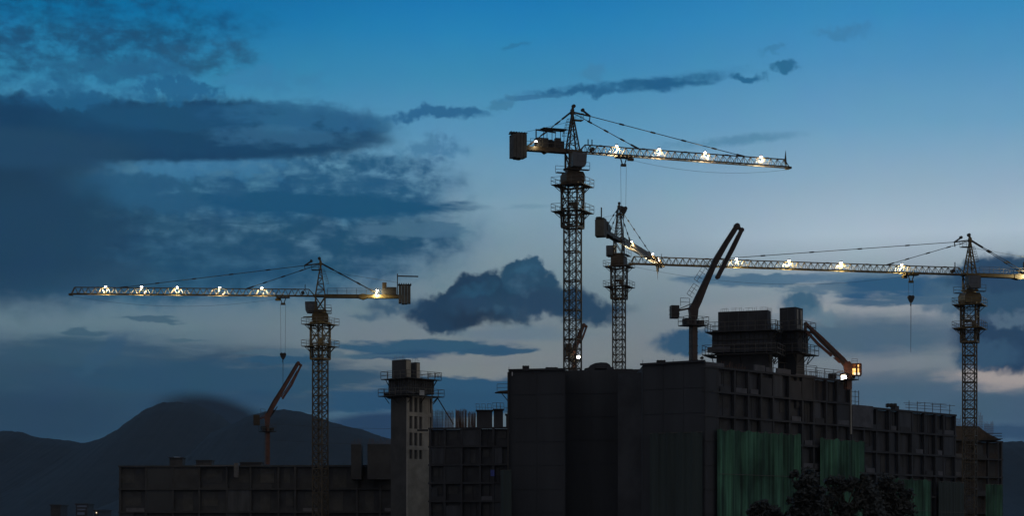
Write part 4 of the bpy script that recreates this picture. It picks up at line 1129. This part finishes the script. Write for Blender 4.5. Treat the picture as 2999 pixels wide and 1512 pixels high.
    m.build('counterweight_frame', M_DARKST, th)
    m = MB(SL)
    if mode == 'A':
        m.bar((-cj + .9, 0, .3), (-cj + .9, 0, 4.0), .16); m.bar((-cj + 1.0, 0, 3.6), (-cj - 2.7, 0, 3.55), .2)
    elif mode == 'B':
        m.bar((-cj + 2.4, 0, .3), (-cj + 2.4, 0, 2.9), .14); m.bar((-cj + 2.4, 0, 2.8), (-cj + 5.4, 0, 2.6), .18)
    elif mode == 'C':
        m.bar((-cj, 0, 2.2), (-cj, 0, 4.2), .2)
    else:
        m.bar((-cj + 1.5, 0, .3), (-cj + 3.4, 0, 4.3), .17); m.bar((-cj + 3.4, 0, 4.3), (-cj + 4.3, 0, 4.4), .2)
    m.build('hoist_davit', M_DARKST, th)
    m = MB(SL)
    wx = -cj + {'A': 1.9, 'B': 3.2, 'C': 3.0, 'D': 3.5}[mode]
    m.box((wx, 0, .95), (1.7, 1.3, 1.3)); m.tube((wx + 1.2, -.6, .9), (wx + 1.2, .6, .9), .55, .55, 14)
    m.build('hoist_winch', M_DARKST, th)
    m = MB(SL); m.box((wx + {'A': 1.25, 'B': 1.9, 'C': 1.9, 'D': 3.2}[mode], .3, 1.35 if mode != 'B' else .9), (.75, .5, 2.1 if mode != 'B' else .9)); m.build('electric_cabinet', M_YDIRTY, th)
    if mode == 'B':
        m = MB(SL)
        m.span(-3.9, -1.5, -.6, .6, .3, 1.3); m.box((-2.3, 0, 1.55), (.8, .7, .5))
        m.build('equipment_box', M_DARKST, th)
        m = MB(SL); m.span(-4.8, -1.1, -.9, .9, 2.95, 3.05)
        for qx in (-4.2, -2.9, -1.6):
            for qy in (-.7, .7): m.bar((qx, qy, 1.2), (qx, qy, 2.95), .07)
        m.build('canopy', M_DARKST, th)
    # thin service line behind
    m = MB(SL); m.tube((0, .4, H - 1.6), (-cj + .8, .4, 2.4), .022, .022, 4); m.build('service_line', M_ROPE, th)
    # --- trolley, rope, hook
    xt = tof(trolley); hz, sling = hook      # hook height above ground, sling length
    m = MB(SL)
    m.box((xt, 0, -.32), (2.3, 1.2, .12))
    for sx in (-.95, -.3, .3, .95):
        for sy in (-.62, .62): m.tube((xt + sx, sy - .08, -.2), (xt + sx, sy + .08, -.2), .17, .17, 10)
    m.bar((xt - .5, 0, -.3), (xt - .15, 0, -1.35), .13); m.bar((xt + .5, 0, -.3), (xt + .15, 0, -1.35), .13); m.box((xt, 0, -1.4), (.75, .4, .35))
    m.box((xt + .9, -.5, -.6), (.9, .35, .4))
    m.build('trolley', steel, th)
    m = MB(SL)
    lz = hz - zj
    for s_ in (-.45, .45): m.tube((xt + s_, 0, -1.4), (xt + s_ * .8, 0, lz), .022, .022, 4)
    m.build('hoist_rope', M_ROPE, th)
    m = MB(SL)
    m.prism([(xt - .5, lz + .1), (xt + .5, lz + .1), (xt + .45, lz - .45), (xt + .15, lz - .95), (xt - .15, lz - .95), (xt - .45, lz - .45)], -.16, .16)
    m.tube((xt - .25, -.22, lz - .1), (xt - .25, .22, lz - .1), .3, .3, 10); m.tube((xt + .25, -.22, lz - .1), (xt + .25, .22, lz - .1), .3, .3, 10)
    m.bar((xt, 0, lz - .9), (xt + .05, 0, lz - 1.5), .16)
    hb = m.build('hook_block', M_DARKST, th)
    m = MB(SL)
    m.tube((xt, 0, lz - 1.5), (xt + .03, 0, lz - 1.5 - sling), .05, .03, 5)
    m.build('chain_sling', M_ROPE, hb)
    # sagging travel rope under the jib
    m = MB(SL)
    pr = None
    for i in range(25):
        f = i / 24; x = xt + (L - xt) * f
        q = Vector((x, 0, -.35 - (L - xt) * .045 * 4 * f * (1 - f)))
        if pr is not None: m.bar(pr, q, .03)
        pr = q
    m.build('travel_rope', M_ROPE, th)
    # --- floodlights on the jib
    def flood(x, y, z, power, E):
        m = MB(SL)
        m.bar((x, y, z - .25), (x, y, z + .05), .07)
        m.prism([(x - .22, z + .02), (x + .22, z + .02), (x + .16, z + .2), (x - .16, z + .2)], y - .14, y + .14)
        fl = m.build('floodlight', M_DARKST, th)
        m = MB(SL); m.ball((x, y - .02, z - .04), .13, 12, 8, (1.3, 1.0, .8))
        m.build('lens', E, fl)
        lamp(fl, SL @ Vector((x, y - .1, z - .62)), power, (1.0, .86, .5) if E is E_LAMP else (1.0, .84, .5), .12)
    for p in lights: flood(tof(p), 0, hj + .22, 1300 if mode != 'C' else 3000, lampE)
    for cxl, pw, sy in cj_lights: flood(-cxl, sy, .95, pw, lampE)
    return th

crane('yellow tower crane at left, its long jib pointing left with five lit floodlights', (938, 330), (210, 327), 42.5, 6.0,
      [309, 415, 519, 643, 767], (352, 722, 9.8), 829, (zat(1038, 330), 5.0), cj=14.2, mode='A', cyaw=-27, steel=M_YEL, cj_lights=((9.8, 800, 1.25),))
crane('tallest tower crane, dark, with its jib to the right high above the middle roof', (1677, 275), (2306, 286.6), zat(445, 275), 6.1,
      [1806, 1930, 2065, 2229], (2180, 1870, 6.6), 1826, (zat(603, 276), 4.4), cj=8.0, mode='B', cyaw=-25, steel=M_YDIRTY, lampE=E_COOL, cj_lights=((6.0, 60, -1.0),))
crane('far tower crane seen end on, its yellow lit jib pointing away from the viewer', (1813, 360), (1938, 394), zat(706, 360), 6.6,
      [1850, 1911, 1928], (1905, 1846, 9.0), 1926, (zat(785, 392), 1.0), cj=13.0, mode='C', cyaw=-22, steel=M_YDIRTY, lampE=E_COOL)
crane('rightmost tower crane, its very long jib reaching left behind the dark placing boom', (2840, 310), (1848, 297), zat(806, 310), 6.0,
      [2157, 2311, 2464, 2641], (2090, 2596, 9.8), 2668, (zat(870, 308), 7.5), cj=16.5, mode='D', cyaw=-25, steel=M_YEL, lampE=E_LAMP, cj_lights=((10.6, 2600, 1.6),))

# ------------------------------------------------------------------ concrete placing booms
def ribbon(P_, W_):
    """outline of a bent beam from its centre line and widths, in (x, z)"""
    l, r = [], []
    for i, p in enumerate(P_):
        a = Vector(P_[max(0, i - 1)]); b = Vector(P_[min(len(P_) - 1, i + 1)])
        d = (b - a).normalized(); n = Vector((-d.y, d.x)) * W_[i] / 2
        l.append(Vector(p) + n); r.append(Vector(p) - n)
    return [tuple(v) for v in l + r[::-1]]

def placing_boom(label, piv, D, az, zbase, boom, bw, folds, colw, weight, paint, platw=1.35, cabin=None, flood=None, rails=(), plate=None, cylinder=None, plat_dy=45):
    k = D / F
    x0 = (piv[0] - CX) * k; zp = zat(piv[1], D)
    th = thing('placing_boom', (x0, D, zbase), label, 'placing boom', 'concrete placing booms on the roofs')
    ca = math.cos(math.radians(az))
    T = TR((x0, D, zp)) @ RZ(math.radians(az))
    L = lambda p: ((p[0] - piv[0]) * k / ca, (piv[1] - p[1]) * k)
    # column
    m = MB(TR((x0, D, 0)) @ RZ(math.radians(28)))
    w = colw * k / 1.25
    zpl = zp - plat_dy * k
    m.box((0, 0, (zbase + zpl) / 2), (w, w, zpl - zbase))
    for i in range(1, 6):
        z = zbase + (zpl - zbase) * i / 6
        m.box((0, 0, z), (w + .1, w + .1, .1))
    m.build('column', paint, th)
    m = MB(TR((x0, D, 0)) @ RZ(math.radians(28)))
    for s_ in (-.2, .2): m.bar((-w / 2 - .15, s_, zbase), (-w / 2 - .15, s_, zpl), .04)
    for i in range(int((zpl - zbase) / .45)): m.bar((-w / 2 - .15, -.2, zbase + i * .45), (-w / 2 - .15, .2, zbase + i * .45), .03)
    m.build('ladder', M_RAIL, th)
    m = MB(TR((x0, D, 0)) @ RZ(math.radians(28)))
    m.box((0, 0, zpl - .06), (platw * 2, platw * 1.6, .12))
    m.box((-platw * .62, 0, zpl + .42), (platw * .5, platw * .8, .7)); m.box((platw * .62, .1, zpl + .36), (platw * .55, platw * .7, .5))
    pl = m.build('platform', M_DARKST, th)
    m = MB(TR((x0, D, 0)) @ RZ(math.radians(28)))
    m.rails([(-platw, -platw * .8, zpl), (platw, -platw * .8, zpl), (platw, platw * .8, zpl), (-platw, platw * .8, zpl)], 1.0, .05, True, 1.0)
    m.build('guardrail', M_RAIL, pl)
    # slewing head
    m = MB(T)
    m.tube((0, 0, zpl - zp), (0, 0, zpl - zp + .7), w * .62, w * .55, 14)
    m.prism([(-w * .55, zpl - zp + .7), (w * .55, zpl - zp + .7), (w * .75, .1), (w * .35, .55), (-w * .5, .5), (-w * .8, 0)], -.5, .5)
    m.build('slewing_head', paint, th)
    # main boom
    m = MB(T); m.prism(ribbon([L(p) for p in boom], [v * k for v in bw]), -.28, .28)
    tp = L(boom[-1]); m.tube((tp[0], -.33, tp[1]), (tp[0], .33, tp[1]), bw[-1] * k * .62, None, 14)
    for p, q in zip(boom[1:], boom[2:]):
        a = L(p); m.tube((a[0], -.36, a[1]), (a[0], .36, a[1]), .16, None, 10)
    m.build('main_boom', paint, th)
    for i, (fp, fw) in enumerate(folds):
        m = MB(T); y0 = -.26 + .0 * i
        pr = ribbon([L(p) for p in fp], [v * k for v in fw])
        m.prism(pr, y0, -y0)
        for e in (fp[0], fp[-1]):
            a = L(e); m.tube((a[0], -.3, a[1]), (a[0], .3, a[1]), fw[0] * k * .62, None, 12)
        if i == 0:
            a, b = L(fp[0]), L(boom[-1])
            m.bar((a[0], 0, a[1]), (b[0], 0, b[1]), .3, .4)
        m.build('folded_boom', paint, th)
    m = MB(T)     # delivery pipe
    Q = [(lambda v: Vector((v[0] - .28, -.42, v[1] + .1)))(L(p)) for p in boom]
    for a, b in zip(Q, Q[1:]): m.tube(a, b, .075, None, 6)
    m.build('delivery_pipe', M_DARKST, th)
    if weight:
        a, b = L((weight[0], weight[1])), L((weight[2], weight[3]))
        m = MB(T); m.span(a[0], b[0], -.6, .6, b[1], a[1])
        for i in range(1, 3): m.span(a[0] - .04, b[0] + .04, -.64, .64, a[1] + (b[1] - a[1]) * i / 3 - .05, a[1] + (b[1] - a[1]) * i / 3 + .05)
        m.build('counterweight', M_YDIRTY if paint is not M_PUMPD else M_DARKST, th)
        m = MB(T); xe = b[0] if weight[0] < piv[0] else a[0]
        m.bar((0, 0, .15), (xe, 0, (a[1] + b[1]) / 2 + .2), .25, .22); m.bar((0, 0, .75), (xe, 0, (a[1] + b[1]) / 2 + .35), .1)
        arm = m.build('counterweight_arm', paint, th)
        m = MB(T); m.rails([(xe * .9, -.4, .3), (xe * .3, -.4, .25)], 1.0, .05, gap=1.0); m.build('guardrail', M_RAIL, arm)
    for (p, q) in rails:
        a, b = L(p), L(q)
        d = (Vector(b) - Vector(a)); n = Vector((-d.y, d.x)).normalized() * (1.0 if d.x * d.y > 0 or True else 1)
        m = MB(T)
        for f in (0, .33, .66, 1):
            c = Vector(a).lerp(Vector(b), f); e = c + n * .85
            m.bar((c.x, -.35, c.y), (e.x, -.35, e.y), .045)
        for s_ in (.42, .85):
            c, e = Vector(a) + n * s_, Vector(b) + n * s_; m.bar((c.x, -.35, c.y), (e.x, -.35, e.y), .045)
        m.build('guardrail', M_RAIL, th)
    if cylinder:
        a, b = L(cylinder[0]), L(cylinder[1])
        m = MB(T); c = Vector(a).lerp(Vector(b), .6)
        m.tube((a[0], 0, a[1]), (c.x, 0, c.y), .16, None, 8); m.tube((c.x, 0, c.y), (b[0], 0, b[1]), .08, None, 8); m.build('hydraulic_cylinder', M_DARKST, th)
    if plate:
        m = MB(T); m.prism([L(p) for p in plate], -.3, .3); m.build('linkage_plate', paint, th)
    if cabin:
        a, b = L((cabin[0], cabin[1])), L((cabin[2], cabin[3]))
        zc0, zc1 = b[1], a[1]; xa, xb = a[0], b[0]
        m = MB(T)
        m.span(xa, xb, -.5, .7, zc0 - .1, zc0); m.span(xa, xb, -.5, .7, zc1, zc1 + .1)
        for xx in (xa, xb):
            for yy in (-.5, .7): m.bar((xx, yy, zc0), (xx, yy, zc1), .12)
        m.span(xa + .05, xb - .05, .55, .6, zc0, zc1)
        m.span((xa + xb) / 2 - .1, (xa + xb) / 2 + .12, -.52, -.44, zc0, zc1)
        m.span(xa, xb, -.51, -.45, zc0 + (zc1 - zc0) * .62, zc0 + (zc1 - zc0) * .74)
        m.rails([(xa, -.3, zc1 + .1), (xb - .5, -.3, zc1 + .1)], .6, .04)
        cb = m.build('cab', M_RED, th)
        m = MB(T)
        xm = (xa + xb) / 2
        m.span(xa + .08, xm - .12, -.42, -.40, zc0 + .05, zc0 + (zc1 - zc0) * .6)
        m.span(xm + .14, xb - .3, -.42, -.40, zc0 + .05, zc1 - .1)
        m.build('lit_window', E_AMBER, cb)
        m = MB(T); m.span(xm - .3, xb - .2, -.43, -.405, zc0 + .02, zc0 + .3); m.build('lit_floor_lamp', E_PALE, cb)
        lamp(cb, T @ Vector((xm, .0, zc0 + .9)), 25, (1, .6, .25), .2)
        lamp(cb, T @ Vector((xa - 1.6, -1.3, zc0 + .2)), 45, (1, .55, .3), .2)
    if flood:
        p = flood; a = L((p[0], p[1]))
        m = MB(T @ TR((a[0], -.9, a[1])))
        m.box((0, .1, 0), (.75, .16, .6)); m.bar((0, .15, -.3), (0, .3, -1.0), .08)
        fl = m.build('floodlight', M_DARKST, th)
        m = MB(T @ TR((a[0], -.9, a[1]))); m.span(-.3, .3, -.03, .01, -.24, .24)
        m.build('lens', E_LAMP, fl)
        lamp(fl, T @ Vector((a[0], -1.25, a[1])), 60, (1, .9, .55), .2)
    return th

placing_boom('large dark folded concrete placing boom standing on the roof left of the big twin cores', (2031, 905), 240, 8, zat(1075, 240),
    [(2029, 912), (2044, 880), (2066, 830), (2088, 782), (2096, 764), (2128, 710), (2160, 660)], [24, 24, 19, 16, 18, 15, 14],
    [([(2174, 671), (2148, 724), (2103, 810)], [11, 13, 12]), ([(2161, 688), (2134, 742), (2110, 788)], [4, 5, 4])], 22, (1963, 897, 1986, 934), M_PUMPD,
    platw=1.5, rails=[((2026, 873), (2046, 842)), ((2047, 830), (2072, 792)), ((2070, 790), (2082, 780))], plat_dy=48)
placing_boom('orange folded placing boom on the low left roof beside the left tower crane', (783, 1222), 320, 8, zat(1362, 320),
    [(782, 1225), (792, 1202), (806, 1176), (838, 1122), (872, 1064)], [16, 15, 15, 11, 9],
    [([(880, 1070), (852, 1128), (828, 1166)], [6, 7, 6]), ([(868, 1088), (842, 1134), (824, 1162)], [3, 3, 3])], 14, (743, 1217, 761, 1247), M_RED,
    platw=1.2, cylinder=((790, 1222), (812, 1192)), plat_dy=42)
placing_boom('orange placing boom with a lit cab and bright floodlight at the roof edge', (2483, 1072), 250, -6, zat(1155, 258),
    [(2486, 1078), (2466, 1054), (2440, 1028), (2408, 992), (2362, 948)], [18, 18, 17, 12, 9],
    [([(2360, 966), (2398, 1008), (2434, 1040)], [7, 8, 7]), ([(2376, 968), (2404, 1000), (2430, 1026)], [4, 4, 4])], 20, None, M_RED,
    platw=1.1, cabin=(2494, 1068, 2521, 1100), flood=(2470, 1108), rails=[((2462, 1036), (2434, 1004)), ((2482, 1056), (2470, 1044))],
    plate=[(2441, 1048), (2462, 1049), (2478, 1060), (2458, 1064)], plat_dy=40)
placing_boom('small brown placing boom seen through the lattice mast of the tallest crane', (1680, 1040), 300, 10, zat(1110, 300),
    [(1676, 1045), (1686, 1012), (1696, 985), (1709, 952)], [12, 15, 12, 8],
    [([(1718, 957), (1708, 985), (1700, 1004)], [4, 5, 4])], 12, (1655, 1008, 1672, 1045), M_RED, platw=1.0, flood=(1690, 1049), plat_dy=18)
